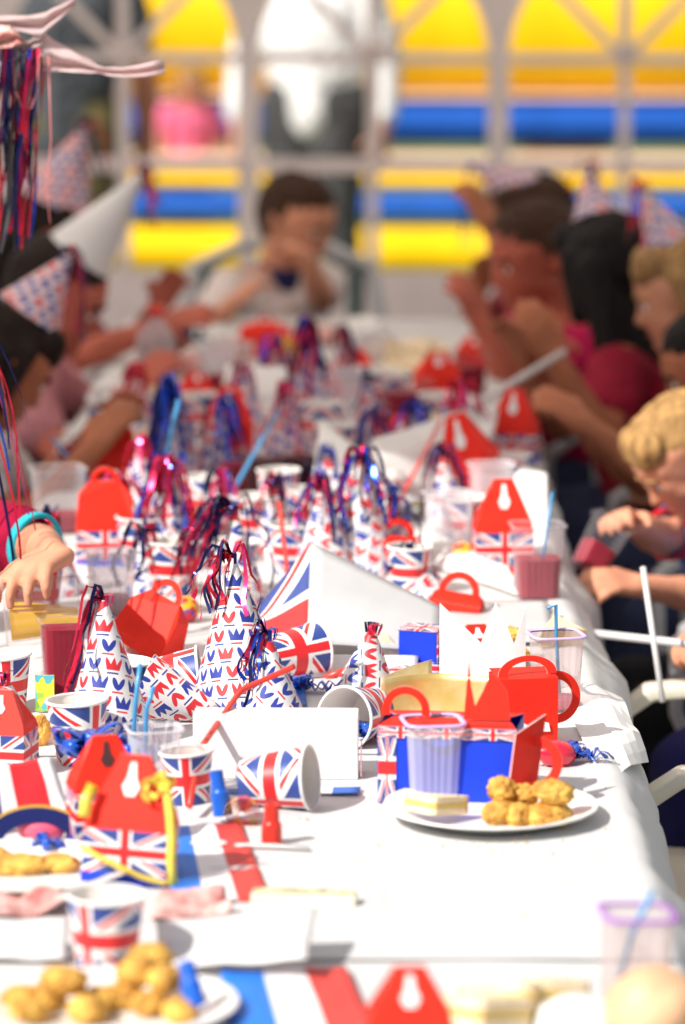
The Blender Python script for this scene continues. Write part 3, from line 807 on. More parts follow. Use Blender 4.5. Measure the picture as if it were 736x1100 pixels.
def head_hat(p, h, r, m, label, tilt=(0, 0), up=.42, back=.0, **kw):
    """a cone hat on this person's head"""
    hc, hu, hf, hr, hh = V(p['_head']), V(p['_up']), V(p['_f']), V(p['_r']), p['_hh']
    base = hc + hu * hh * up - hf * hh * back; ax = (hu + hf * tilt[0] + hr * tilt[1]).normalized()
    return cone_hat(base, base + ax * h, r, m, label, floor=.4, **kw)
# ---------------------------------------------------------------- camera, light, sky
cd = bpy.data.cameras.new('camera'); cam = bpy.data.objects.new('camera', cd); COL.objects.link(cam); SC.camera = cam
cam.location = EYEP; cam.rotation_euler = (PI / 2 - PITCH, 0, 0)
cd.sensor_fit = 'VERTICAL'; cd.sensor_height = 36; cd.lens = FPX / 1100 * 36; cd.clip_end = 600; cd.clip_start = .05
cd.dof.use_dof = True; cd.dof.focus_distance = 4.78; cd.dof.aperture_fstop = 3.6; cd.dof.aperture_blades = 0
W = bpy.data.worlds.new('World'); SC.world = W; W.use_nodes = True
nt = W.node_tree; sky = nt.nodes.new('ShaderNodeTexSky'); sky.sky_type = 'NISHITA'; sky.sun_disc = False
SUNDIR = V((-.80, -.62, .92)).normalized()          # towards the sun
el = math.asin(SUNDIR.z); az = math.atan2(SUNDIR.x, SUNDIR.y)
sky.sun_elevation = el; sky.sun_rotation = az; sky.air_density = 1.2; sky.dust_density = 1.5
hs = nt.nodes.new('ShaderNodeHueSaturation'); hs.inputs['Saturation'].default_value = .55; nt.links.new(sky.outputs[0], hs.inputs['Color'])
nt.links.new(hs.outputs[0], nt.nodes['Background'].inputs[0]); nt.nodes['Background'].inputs[1].default_value = .085
sl = bpy.data.lights.new('sun', 'SUN'); sl.energy = 4.4; sl.angle = R(.5); sl.color = (1, .95, .88)
so = bpy.data.objects.new('sun', sl); COL.objects.link(so); so.rotation_euler = SUNDIR.to_track_quat('Z', 'Y').to_euler(); so.location = (-6, -3, 8)
SC.view_settings.view_transform = 'Standard'; SC.view_settings.look = 'None'; SC.view_settings.gamma = 1; SC.view_settings.use_curve_mapping = False
SC.view_settings.exposure = .52
SC.cycles.max_bounces = 10; SC.cycles.transparent_max_bounces = 24; SC.cycles.caustics_reflective = False; SC.cycles.caustics_refractive = False
SC.cycles.use_denoising = True; SC.cycles.sample_clamp_indirect = 6

# ---------------------------------------------------------------- ground
b = B(); b.grid(lambda u, v: V(((u - .5) * 240, -40 + v * 260, 0)), 24, 24); tag(b.build('lawn', M['lawn']), kind='structure')
b = B(); b.grid(lambda u, v: V(((u - .5) * 14, -5 + v * 19, .004)), 10, 10); tag(b.build('paving', M['tarmac']), kind='structure')
gr = B(); g = random.Random(3)
for i in range(9000):
    p = V((g.uniform(-3.2, 3.2), g.uniform(14.05, 16.9), 0)); a = g.uniform(0, 6.3); h = g.uniform(.03, .08); d = V((math.cos(a), math.sin(a), 0)) * .006
    gr.face([p - d, p + d, p + V((g.uniform(-.03, .03), g.uniform(-.03, .03), h))])
tag(gr.build('grass', mat('grass_blades', (.10, .24, .06), .7, vary=.5, vscale=3), weld=False), kind='stuff')

# ---------------------------------------------------------------- tables and cloths
XL, XR = -.46, .30
def table(y0, y1, label, n):
    t = thing('trestle_table', label, 'table', (0, (y0 + y1) / 2, 0), group='trestle tables end to end')
    L = y1 - y0; c = (XL + XR) / 2
    b = B(); b.box((c, 0, TAB - .018), (XR - XL - .02, L - .01, .026)); b.build('tabletop', M['wood'], t, bevel=.004)
    for s in (-1, 1):
        yy = s * (L / 2 - .25)
        for x in (XL + .08, XR - .08):
            k = B(); k.tube([(x, yy, .0), (x, yy, TAB - .031)], .014, 12); k.build('leg', M['grey_metal'], t)
        k = B(); k.tube([(XL + .08, yy, .22), (XR - .08, yy, .22)], .011, 10); k.build('stretcher', M['grey_metal'], t)
    return t
SEAM = at(300, 1036).y; END = 8.95
spans = [(SEAM - 1.8, SEAM, 'nearest trestle table under its own white paper cloth'), (SEAM, SEAM + 1.75, 'trestle table carrying the plate of nuggets and the blue party box'),
         (SEAM + 1.75, SEAM + 3.5, 'trestle table at the shade line, crowded with cone hats'), (SEAM + 3.5, END, 'farthest trestle table, ending before the boy in the white shirt')]
for i, (a, c, l) in enumerate(spans): table(a, c, l, i)
def cloth_mesh(y0, y1, label, drop, seed, hem=.0):
    ny = int((y1 - y0) / .022); nf = 34; t_l = drop
    Wd = XR - XL; tot = Wd + 2 * drop
    def fn(u, v):
        y = y0 + (y1 - y0) * v; s = u * tot; n1 = noise.noise(V((seed, y * 3.1, s * 2)))
        z = TAB; 
        if s < drop: q = drop - s; sgn = -1; x = XL
        elif s > drop + Wd: q = s - drop - Wd; sgn = 1; x = XR
        else:
            x = XL + (s - drop)
            e = noise.noise(V((x * 5, y * 4, seed))) * .0032 + .0026 * abs(noise.noise(V((x * 2 + 3, y * 11, seed + 4))))
            for yy in CREASE: e += .0042 * math.exp(-((y - yy - .02 * math.sin(x * 7)) / .012) ** 2)
            edge = min((XR - x), (x - XL)) / .04
            w = .008 * max(0, 1 - edge) * noise.noise(V((y * 9, seed, x * 9)))
            return V((x, y, TAB + .0035 + max(0, e) + max(0, w)))
        fold = noise.noise(V((y * 7.5, q * 3, seed))) + .5 * noise.noise(V((y * 19, q * 8, seed + 2)))
        k = min(1, q / .05)
        out = .035 * (1 - math.exp(-q / .05)) + k * (.030 * fold + .022) * min(1, q / .10 + .25)
        zz = TAB + .0035 - max(0, q - .012) * .93 + k * .006 * n1
        return V((x + sgn * max(.001, out), y + .012 * fold * k, zz))
    b = B(); b.grid(fn, 96, ny)
    o = b.build('tablecloth', M['cloth_paper'], None, smooth=True)
    return tag(o, label, 'tablecloth', 'white paper tablecloths')
CREASE = [at(368, yy).y for yy in (1002, 938, 850, 700, 560, 470)]
cloth_mesh(SEAM - 1.75, SEAM - .004, 'white paper cloth on the nearest table, ending at a dark seam', .16, 1)
c2 = cloth_mesh(SEAM + .004, END + .02, 'long white paper cloth beyond the seam, creased, with a torn corner flap', .15, 2)
# the loose corner flap that stands out over the right edge
fl = B()
def flap(u, v):
    a, b_, c, d = at(600, 738, TAB + .012), at(668, 742, TAB + .016), at(697, 806, TAB - .012), at(650, 846, TAB + .006)
    p = (a * (1 - u) + b_ * u) * (1 - v) + (d * (1 - u) + c * u) * v
    n = noise.noise(V((u * 2, v * 2.5, 1.5))) * .014 + abs(noise.noise(V((u * 4, v * 5, 4)))) * .006
    return p + V((.012 * noise.noise(V((0, v * 9, 7))) * u, 0, n * (.3 + u)))
fl.grid(flap, 7, 9); fl.build('loose_corner', M['white_card'], c2, smooth=None, solid=.0005)

# ---------------------------------------------------------------- marquee with arched windows
mq = thing('marquee', 'white marquee with a row of arched plastic windows in its back wall', 'marquee', (0, 11.5, 0))
PY = R(-4)                                           # the wall is a little askew to the table
def wallp(x, z, y=0.0): return V((x * math.cos(PY) - y * math.sin(PY), x * math.sin(PY) + y * math.cos(PY), z))
SIL, HUB, RAD, BAY = .61, 1.205, .322, .702
xs = [.085 + BAY * k for k in range(-4, 4)]; top = 2.25
wl = B()
def q4(p, q, r_, s): wl.face([wallp(*p), wallp(*q), wallp(*r_), wallp(*s)])
for xc in xs:
    a, c = xc - BAY / 2, xc + BAY / 2; i, o = xc - RAD, xc + RAD
    q4((a, .01), (c, .01), (c, SIL), (a, SIL)); q4((a, SIL), (i, SIL), (i, HUB), (a, HUB)); q4((o, SIL), (c, SIL), (c, HUB), (o, HUB))
    q4((a, HUB), (i, HUB), (i, top), (a, top)); q4((o, HUB), (c, HUB), (c, top), (o, top))
    n = 20
    for k in range(n):
        x0, x1 = [xc - RAD * math.cos(PI * j / n) for j in (k, k + 1)]
        h0, h1 = [HUB + RAD * math.sin(PI * j / n) for j in (k, k + 1)]
        q4((x0, h0), (x1, h1), (x1, top), (x0, top))
wo = wl.build('back_wall', M['pvc_white'], mq, solid=.004)
for xc in xs:
    g_ = B(); e = .0035
    def bar(x0, z0, x1, z1, w, th=.012):
        a, c = wallp(x0, z0, -e), wallp(x1, z1, -e); d = (c - a).normalized(); n = V((-math.sin(PY), math.cos(PY), 0)); sd = d.cross(n)
        m_ = Matrix((sd, n, d)).transposed(); g_.box((a + c) / 2, (w, th, (c - a).length), 0, m_)
    bar(xc, SIL, xc, HUB + RAD, .034); e = .007; bar(xc - RAD, HUB, xc + RAD, HUB, .030); bar(xc - RAD, .905, xc + RAD, .905, .040); e = .010
    for s in (-1, 1): bar(xc, HUB, xc + s * RAD * .707, HUB + RAD * .707, .026)
    w_ = g_.build('window', M['pvc_white'], mq)
    pn = B(); n = 20
    ring = [wallp(xc - RAD, SIL, .004), wallp(xc + RAD, SIL, .004)] + [wallp(xc + RAD * math.cos(PI * j / n), HUB + RAD * math.sin(PI * j / n), .004) for j in range(n + 1)]
    pn.face(ring); pn.build('pane', M['window_film'], w_)
rf = B()                                             # ridge roof over the far half of the table
def roofp(u, v):
    x = -3.0 + 6.0 * u; y = -6.50 + 6.60 * v; z = 2.3 + 1.0 * (1 - abs(u - .5) * 2) + .03 * math.sin(v * 9) * math.sin(u * PI)
    return V((x, y, z))
rf.grid(roofp, 24, 12); rf.build('roof', M['pvc_roof'], mq, smooth=30, solid=.003)
vl = B()
for s in (-3.0, 3.0): vl.grid(lambda u, v, s=s: V((s + .01 * math.sin(u * 60), -6.50 + 6.60 * u, 2.3 - .22 * v - .03 * v * abs(math.sin(u * 40)))), 60, 2)
vl.build('valance', M['pvc_white'], mq, smooth=30)
for x in (-2.95, 2.95):
    for y in (-6.45, -3.2, -.05):
        p_ = B(); p_.tube([(x, y, 0), (x, y, 2.32)], .024, 12); p_.build('pole', M['grey_metal'], mq)
mq.location.y = 11.5

# ---------------------------------------------------------------- bouncy castle and people beyond the windows
bc = thing('bouncy_castle', 'yellow and blue striped bouncy castle standing on the lawn', 'bouncy castle', (0, 17.6, 0), R(-3))
u0 = 17.6 / FPX
def zrow(py): return EYE - (py + 150) * u0 * 1.0
def roll(py0, py1, m, nm='tube', dy=0., w=2.9):
    z1, z0 = zrow(py0), max(.0, zrow(py1)); r = (z1 - z0) / 2; zc = (z0 + z1) / 2; b = B()
    def fn(u, v):
        x = -w + 2 * w * u; a = v * 2 * PI; e = min(1, (w - abs(x)) / .12) if abs(x) < w else 0; k = math.sqrt(max(.0, 1 - (1 - e) ** 2)) if e < 1 else 1
        k *= 1 + .05 * math.sin(x * 11) - .06 * math.exp(-(((x + 20) % .55 - .275) / .03) ** 2)
        return V((x, dy + min(max(r, .09), .13) * math.cos(a) * k, zc + r * math.sin(a) * (.97 if k > .9 else k)))
    b.grid(fn, 80, 20); b.build(nm, M[m], bc, smooth=True)
roll(232, 286, 'inflate_yellow', dy=-.32); roll(197, 231, 'inflate_blue', dy=-.24); roll(177, 196, 'inflate_yellow', dy=-.16); roll(158, 176, 'inflate_cream', dy=-.10)
roll(106, 158, 'inflate_blue', dy=.34); roll(100, 107, 'inflate_cream', dy=.34); roll(-34, 100, 'inflate_amber', dy=.36)
roll(-112, -34, 'inflate_yellow', dy=.44); roll(-180, -110, 'inflate_blue', dy=.48)
for x in (-2.75, -.9, .95, 2.75):
    k = B(); k.lathe([(.16, .02), (.2, .3), (.2, 2.2), (.17, 2.45), (.06, 2.55), (.001, 2.56)], 28); o = k.build('tower', M['inflate_yellow' if abs(x) < 2 else 'inflate_blue'], bc, smooth=True); o.location = (x, .80, 0)

person('man in a loose white shirt and dark shorts outside the second window', (-.095, 14.9, 0), R(-105), 1.68, 'stand', lean=.03, skin='fair', shirt=('bright_white', (.78, .77, .76)), sleeve=1.8, pants=('charcoal', (.06, .06, .06)), long=True, hair='brown', vox=.009, adult=True, group=None)
person('person in a grey top and khaki trousers outside the left window', (-.90, 13.0, 0), R(95), 1.76, 'stand', lean=.0, skin='fair', shirt=('slate_grey', (.075, .085, .095)), sleeve=.55, pants=('khaki', (.17, .145, .06)), hair='dark', vox=.009, adult=True)
person('small child in a pink top perched at the bouncy castle edge', (-.66, 17.62, 0), R(-75), .88, 'stand', lean=.12, skin='fair', shirt=('pink', (.85, .16, .28)), sleeve=.6, pants=('rose', (.75, .4, .42)), hair='blond', style='bob', vox=.008)
# ---------------------------------------------------------------- chairs
def make_chair(label, frame, arms, loc, rz, group):
    t = thing('garden_chair', label, 'chair', loc, rz, group)      # local +x is the way one faces
    b = B(); b.grid(lambda u, v: V((-.21 + .43 * u, (-.215 + .43 * v), .415 + .018 * (abs(v - .5) * 2) ** 2 - .02 * (1 - u) + .012 * max(0, u - .8))), 12, 12); b.build('seat', M[arms], t, smooth=True, solid=.012)
    for sx in (-1, 1):
        for sy in (-1, 1):
            k = B(); k.tube([(sx * .18, sy * .19, .41), (sx * .22, sy * .225, .0)], lambda q: .020 - .005 * q, 10); k.build('leg', M[frame], t)
    for i in range(5):
        y = -.16 + .08 * i; k = B(); k.strip([(-.20, y, .43), (-.235, y * 1.05, .60), (-.29, y * 1.08, .80)], .045, (0, 1, 0)); k.build('back_slat', M[frame], t, solid=.010)
    k = B(); k.tube([(-.20, -.22, .43), (-.25, -.235, .66), (-.30, -.21, .80), (-.305, -.1, .85), (-.305, 0, .865), (-.305, .1, .85), (-.30, .21, .80), (-.25, .235, .66), (-.20, .22, .43)], .016, 10); k.build('back_frame', M[arms], t, smooth=True)
    for s in (-1, 1):
        k = B(); pts = [V((-.25, s * .235, .64)), V((-.12, s * .26, .655)), V((.05, s * .265, .65)), (V((.17, s * .26, .64))), V((.225, s * .25, .60)), V((.225, s * .24, .50)), V((.19, s * .215, .42))]
        k.strip(pts, lambda q: .055 - .012 * q, (0, 1, 0)); k.build('armrest', M[arms], t, smooth=True, solid=.020, bevel=.004)
    return t
def chair_copy(src, label, loc, rz):
    c = src.copy(); COL.objects.link(c); c.location = loc; c.rotation_euler = (0, 0, rz); c['label'] = label
    for ch in list(src.children):
        d = ch.copy(); COL.objects.link(d); d.parent = c
    return c
ch0 = make_chair('empty green garden chair with cream arms beside the cloth nearest the camera', 'green_plastic', 'cream_plastic', (.585, 5.17, 0), PI, 'garden chairs on the right')
ch1 = make_chair('grey garden chair of the unseen child holding a white stick', 'green_plastic', 'grey_plastic', (.72, 5.72, 0), PI, 'garden chairs on the right')
GREY = [('grey garden chair under the blond boy', (.74, 6.32, 0), PI), ('grey garden chair under the boy with black hair', (.80, 6.95, 0), PI), ('grey garden chair under the blonde girl at the right edge', (.98, 7.45, 0), PI),
        ('grey garden chair under the girl with long black hair', (.72, 7.62, 0), PI), ('grey garden chair under the rosy faced girl', (.63, 8.2, 0), PI), ('grey garden chair under the girl with her arm up', (.62, 9.0, 0), PI),
        ('grey garden chair pushed back behind the child in the crimson shirt', (-.98, 5.50, 0), 0), ('grey garden chair under the dark haired girl in white', (-.86, 6.68, 0), 0), ('grey garden chair under the child in the plain white cone hat', (-.82, 7.65, 0), 0),
        ('grey garden chair under the child at the far left', (-.84, 8.4, 0), 0), ('grey garden chair under the boy at the table end', (-.14, 9.36, 0), R(-90))]
for l, p, rz in GREY: chair_copy(ch1, l, p, rz)

# ---------------------------------------------------------------- the children
kid = person('child in a crimson shirt with turquoise cuffs tipping an orange drink', (-.64, 5.23, 0), R(-60), 1.14, 'stand', lean=.06, hp=.2, hands=((-.355, 4.985, .902), None), skin='fair', shirt=('dark_crimson', (.30, .004, .035)), sleeve=.86, trim=('turquoise', (.03, .42, .52)),
             hair='brown', vox=.0038, palm=((.0, -.1, -1), None, (-.42, -.90, -.10), None), hcurls=(.75, .8, .8, .85), hscale=1.08, spread=.22, poles=(V((.8, .5, -.25)), None))
girl_l = person('dark haired girl in a white top reaching over the table, beside the red box', (-.72, 6.68, 0), R(-12), 1.20, 'sit', .42, lean=.30, hp=.60, hy=.65, hands=((-.42, 6.9, .79), (-.40, 6.52, .82)), skin='tan', shirt=('off_white', (.70, .66, .64)), sleeve=.5, hair='dark', style='long', vox=.006)
kid_w = person('child in a plain white cone hat on the left of the table', (-.71, 7.62, 0), R(-8), 1.24, 'sit', .42, lean=.36, hp=.5, hands=((-.36, 7.75, .80), (-.38, 7.45, .79)), skin='rosy', shirt=('rose_print', (.50, .20, .22)), sleeve=.5, hair='dark', vox=.006)
kid_f = person('child in a printed cone hat behind the girl in white', (-.72, 8.4, 0), R(-20), 1.25, 'sit', .42, lean=.20, hp=.3, hands=((-.38, 8.5, .84), (-.36, 8.15, .83)), skin='rosy', shirt=('plum', (.16, .04, .10)), sleeve=.5, hair='dark', style='bob', vox=.007)
boy = person('boy with short brown hair and a white shirt at the far end of the table', (-.19, 9.30, 0), R(-52), 1.20, 'sit', .42, lean=.22, hp=.42, hy=R(18), hands=((-.075, 8.99, .875), (-.24, 8.86, .80)), skin='fair', shirt=('england_white', (.66, .58, .56)), sleeve=.55, hair='brown', style='short', collar=('navy_collar', (.02, .025, .09)), vox=.0055)
r_arm = person('girl with brown hair under a pale hat, one arm raised, farthest on the right', (.52, 8.98, 0), R(200), 1.22, 'sit', .42, lean=.22, hp=.25, hands=((.31, 8.70, .99), (.30, 9.0, .82)), skin='tan', shirt=('dusty_red', (.30, .05, .06)), sleeve=.3, hair='brown', style='bob', vox=.007)
r_face = person('rosy faced girl with brown hair eating, hand at her mouth', (.52, 8.18, 0), R(205), 1.26, 'sit', .42, lean=.32, hp=.30, hands=((.27, 7.92, .86), (.40, 7.72, .83)), skin='rosy', shirt=('crimson', (.42, .008, .07)), sleeve=.4, hair='brown', style='short', vox=.0055, poles=(V((-.1, -.3, -1)), None))
r_black = person('girl with long black hair and a blue lanyard turned away to the table', (.62, 7.62, 0), R(168), 1.28, 'sit', .42, lean=.28, hp=.30, hy=R(-42), hands=((.38, 7.30, .87), (.34, 7.60, .84)), skin='tan', shirt=('deep_red', (.26, .01, .03)), sleeve=.5, hair='black', style='long', vox=.006)
r_blonde = person('blonde girl with a printed hat at the right edge of the photo', (.80, 7.42, 0), R(178), 1.28, 'sit', .42, lean=.36, hp=.35, hands=(None, None), skin='fair', shirt=('pale_print', (.55, .36, .40)), sleeve=.5, hair='fair', style='bob', vox=.007)
r_dark = person('boy with short black hair looking down, behind the blond boy', (.785, 6.92, 0), R(182), 1.12, 'sit', .42, lean=.36, hp=.45, hands=((.40, 6.72, .83), (.42, 7.0, .78)), skin='tan', shirt=('dark_red', (.18, .012, .02)), sleeve=.5, hair='black', vox=.006)
r_blond = person('blond boy in a blue shirt with red edging, tumbler in hand', (.68, 6.20, 0), R(196), 1.06, 'sit', .42, lean=.36, hp=.75, hands=((.425, 5.83, .715), (.41, 5.97, .785)), skin='fair', shirt=('sky_blue', (.10, .17, .42)), sleeve=.62, trim=('red_edge', (.6, .02, .03)), hair='blond', style='fringe', vox=.0048, curl=.8, pants=('black', (.012, .012, .014)))
r_near = person('child mostly out of frame at the right, hand closed round a white stick', (.76, 5.74, 0), R(215), 1.16, 'sit', .42, lean=.10, hp=.3, hands=((.43, 5.28, .700), (.48, 5.50, .70)), skin='fair', shirt=('navy', (.03, .04, .09)), sleeve=.5, hair='brown', vox=.0048, curl=.95, pants=('navy2', (.02, .02, .10)))

# hats on heads
head_hat(kid_w, .195, .066, 'white_sheet', 'plain white cone hat on the child at the left', tilt=(.16, -.05), strands=10, length=.10, cols=('foil_navy', 'foil_red'), seed=31, group='hats worn by the children', spin=.4)
head_hat(kid_f, .17, .078, 'crown_pink', 'pink printed cone hat on the child behind the girl in white', tilt=(.1, -.1), strands=16, length=.16, cols=('foil_navy', 'foil_red'), seed=32, group='hats worn by the children')
head_hat(girl_l, .125, .062, 'crown_pink', 'printed cone hat on the dark haired girl in white', tilt=(.0, .12), strands=14, length=.14, cols=('foil_red', 'foil_navy'), seed=33, group='hats worn by the children', up=.46)
head_hat(r_arm, .13, .058, 'crown_pink', 'pale printed hat tilted on the girl with one arm raised', tilt=(.9, .5), strands=7, length=.20, out=.03, cols=('foil_blue',), seed=34, group='hats worn by the children', up=.30)
head_hat(r_black, .105, .048, 'crown_pink', 'pale printed hat on a band above the long black hair', tilt=(.1, .1), strands=6, length=.05, cols=('foil_navy', 'foil_red'), seed=35, group='hats worn by the children', up=.47)
head_hat(r_blonde, .12, .05, 'crown_pink', 'printed cone hat on the blonde girl at the right edge', tilt=(.1, 0), strands=6, length=.10, cols=('foil_red',), seed=36, group='hats worn by the children')
head_hat(kid, .17, .055, 'crown0', 'tall printed cone hat on the child in the crimson shirt', tilt=(.45, .30), strands=26, length=.40, out=.20, cols=('foil_red', 'foil_navy', 'foil_blue', 'foil_pink'), seed=37, group='hats worn by the children', sweep=(.95, -.2), wid=.0035)
# lanyard of the black haired girl
b = B(); o = V(r_black['_head']); b.strip([o + V(q) for q in ((.07, -.05, -.12), (.10, -.10, -.18), (.085, -.13, -.26), (.05, -.15, -.34))], .016, (0, 1, .3)); tag(b.build('lanyard', M['ribbon_blue'], None, solid=.001), 'bright blue lanyard on the girl with long black hair', 'lanyard')
# things held
tumbler((-.322, 4.945, .849), (-.412, 4.937, .842), 'tumbler of orange drink tipped on its side in the crimson child\'s hand', w=.074, wb=.066, juice='juice_orange', tilt_fill=(-.36, 4.945, .843), m='clear_soft', spin=.1, ribs=20)
tumbler((.352, 5.84, .735), (.392, 5.87, .800), 'tumbler of dark drink tipped in the blond boy\'s hands', juice='juice_red', level=.5, w=.055, wb=.045)
stick((.418, 5.24, .665), (.396, 5.32, .83), 'upright white stick held in the fist at the right edge')
stick(far(560, 672, 5.62), far(760, 694, 5.30), 'long white stick lying out over the right table edge', r=.0055)
stick(at(596, 664, TAB + .008), far(630, 664, 5.60), 'short white stick poking off the table behind the long stick', r=.006)
stick(far(440, 478, 6.6), far(606, 378, 7.2), 'white stick slanting up to the girl with black hair', r=.006)
# ---------------------------------------------------------------- everything on the table
def hatp(bx, by, tx, ty, wpx, m, label, dy=0., **kw):
    """standing cone hat: middle of its base on the table, tip and width as seen"""
    p = at(bx, by); u = unit(p); lift = kw.pop('lift', .004)
    if by < 640: wpx *= 1.22; kw['strands'] = int(kw.get('strands', 0) * 1.3)
    tip = p + V(((tx - bx) * u, dy, (by - ty) * u * 1.02))
    return cone_hat(p + V((0, 0, lift)), tip, wpx * u / 2, m, label, **kw)
def cupp(px, py, label, h=.072, s=1.0, **kw):
    p = at(px, py) + V((0, 0, .004)); return paper_cup(p, p + V((rng.uniform(-.003, .003), 0, h * s)), label, rm=.036 * s, rb=.026 * s, spin=kw.pop('spin', rng.uniform(0, 6)), **kw)
def tum(px, py, label, hpx, wpx, **kw):
    p = at(px, py) + V((0, 0, .004)); u = unit(p); lean = kw.pop('lean', 0)
    return tumbler(p, p + V((lean, 0, hpx * u * 1.0)), label, w=wpx * u * .90, wb=wpx * u * .76, **kw)
def boxp(px, py, label, wpx, hb, hr, rz=0, **kw):
    """party box: front foot on the table, width and heights (pixels) as seen"""
    p = at(px, py) + V((0, 0, .005)); u = unit(p); d = kw.pop('d', .055)
    return party_box(p + V((0, d / 2, kw.pop('lift', 0))), R(rz), label, w=wpx * u, d=d, hb=hb * u, hr=hr * u, handle_r=kw.pop('handle', 16) * u, **kw)
Z = lambda px, py, z: at(px, py, TAB + z)

# --- printed cone hats in focus
hatp(117, 802, 113, 645, 108, 'crown0', 'tall printed cone hat with red foil down its left side, behind two blue straws', strands=7, length=.12, out=.038, cols=('foil_pink', 'foil_red', 'foil_navy'), sweep=(-.9, -.2), seed=3, wid=.005, spin=1.2)
hatp(262, 768, 250, 600, 122, 'crown1', 'big leaning cone hat printed with crowns and with red foil at its tip', strands=13, length=.075, out=.05, cols=('foil_red', 'foil_navy', 'foil_red', 'foil_pink'), sweep=(-.9, -.1), seed=4, wid=.005, spin=2.2)
hatp(295, 796, 287, 682, 88, 'crown2', 'small cone hat printed with crowns, loops of blue foil ribbon on its tip', strands=13, length=.075, out=.030, cols=('foil_blue', 'foil_navy', 'foil_blue', 'foil_red'), sweep=(-.8, -.5), seed=5, wid=.0045, spin=.5)
b0, t0 = at(154, 738, TAB + .043), at(252, 774, TAB + .006)
cone_hat(b0, t0, .041, 'crown3', 'printed cone hat lying on its side beside the small blue tasselled hat', seed=6, spin=2.0)
hatp(258, 655, 252, 548, 66, 'crown4', 'cone hat with a long dark foil tail, behind the big leaning one', strands=34, length=.10, out=.075, cols=('foil_navy', 'foil_red', 'foil_navy'), sweep=(-.95, -.1), seed=7, wid=.005)
hatp(350, 622, 344, 520, 62, 'crown5', 'cone hat with red and blue foil, left of the pair behind the flag sheet', strands=22, length=.10, out=.035, cols=('foil_red', 'foil_navy', 'foil_blue'), seed=8, wid=.005)
hatp(392, 618, 388, 496, 66, 'crown0', 'cone hat with blue foil, right of the pair behind the flag sheet', strands=22, length=.09, out=.045, cols=('foil_blue', 'foil_navy', 'foil_red'), seed=9, wid=.006)
hatp(178, 612, 180, 500, 66, 'crown1', 'cone hat wrapped in red foil beneath a tall blue ribbon, left of the orange drink', strands=34, length=.13, out=.045, cols=('foil_red', 'foil_pink', 'foil_blue', 'foil_red'), seed=10, wid=.006)
hatp(148, 560, 152, 480, 54, 'crown2', 'cone hat with red foil crossed by a white stick', strands=16, length=.10, out=.03, cols=('foil_red', 'foil_pink'), seed=11, wid=.005)
hatp(190, 525, 184, 415, 52, 'crown_pink', 'pale cone hat under deep blue foil, in the middle distance at the left', strands=30, length=.16, out=.04, cols=('foil_blue', 'foil_blue', 'foil_navy'), seed=12, wid=.007)
hatp(338, 462, 330, 352, 58, 'crown_pink', 'cone hat under a mop of dark red and blue foil, in front of the boy', strands=36, length=.14, out=.035, cols=('foil_red', 'foil_navy', 'foil_blue', 'foil_red'), seed=13, wid=.007)
hatp(228, 520, 236, 435, 50, 'crown_pink', 'cone hat with blue foil behind the red box in the middle distance', strands=14, length=.12, out=.05, cols=('foil_blue', 'foil_navy'), seed=14, wid=.006)
hatp(398, 480, 396, 408, 44, 'crown_pink', 'pale cone hat without foil, in front of the pile of sandwiches', strands=5, length=.07, out=.03, cols=('foil_navy',), seed=15)
hatp(310, 500, 306, 420, 50, 'crown_pink', 'cone hat with pink foil beside the dark drinks', strands=14, length=.10, out=.03, cols=('foil_pink', 'foil_red'), seed=16, wid=.006)
hatp(12, 800, 6, 728, 70, 'crown4', 'cone hat cut off by the left edge, beside the tumbler of red drink', seed=17)
hatp(232, 610, 228, 560, 40, 'crown5', 'half hidden cone hat in the shadow of dark red foil', strands=10, length=.06, out=.03, cols=('foil_navy', 'foil_red'), seed=18)
hatp(392, 745, 400, 676, 70, 'crown3', 'printed cone hat slumped beside the upright sandwich half', seed=19, strands=0)
hatp(455, 640, 440, 590, 58, 'crown2', 'printed cone hat behind the red bag on the right', seed=20, strands=6, length=.07, cols=('foil_navy',))

# --- union flag paper cups
p = at(333, 838, TAB + .036); q = p + V((-.070, .018, -.006))
paper_cup(q, p + V((0, 0, .002)), 'union flag cup lying before the long white card, mouth to the right', spin=.5)
p = at(370, 772, TAB + .037); paper_cup(p + V((.035, .06, -.004)), p, 'union flag cup lying with its mouth to the camera, left of the gold crown', spin=1.0)
p = at(330, 700, TAB + .036); paper_cup(p + V((-.055, -.02, -.006)), p + V((.012, .02, 0)), 'union flag cup lying under the edge of the white flag sheet', spin=.3)
p = at(215, 727, TAB + .037); paper_cup(p + V((-.068, .0, -.009)), p, 'union flag cup lying between the tall hat and the big leaning hat', spin=1.9, rm=.037)
cupp(86, 822, 'union flag cup standing empty in front of the tall cone hat', s=.98, spin=.8)
cupp(114, 1049, 'union flag cup standing behind the nearest plate of nuggets', s=1.0, spin=2.62)
cupp(5, 768, 'union flag cup at the left edge below the orange drink', s=.95, spin=.3)
cupp(190, 640, 'union flag cup standing behind the lying red bag', spin=1.0)
cupp(272, 588, 'union flag cup in the row behind the big leaning hat', spin=1.6)
cupp(222, 566, 'union flag cup just behind the orange drink', spin=.4)
cupp(315, 618, 'union flag cup left of the pair of foil hats', spin=1.3, s=.95)
cupp(203, 866, 'union flag cup holding the long red straw', s=.78, spin=.05)
cupp(300, 555, 'union flag cup beside the dark drinks', spin=1.0, s=.95)
cupp(415, 560, 'union flag cup behind the blue foil hat', spin=2.0, s=.95)
cupp(440, 640, 'union flag cup between the red bag and the arched handle', spin=.9, s=.9)
cupp(215, 470, 'union flag cup far down the table by the deep blue foil', spin=.9)
cupp(360, 505, 'union flag cup behind the square white card', spin=.2)
cupp(132, 775, 'union flag cup half hidden behind the tall cone hat', spin=1.2, s=.95)
cupp(262, 455, 'union flag cup near the far red box', spin=1.2)
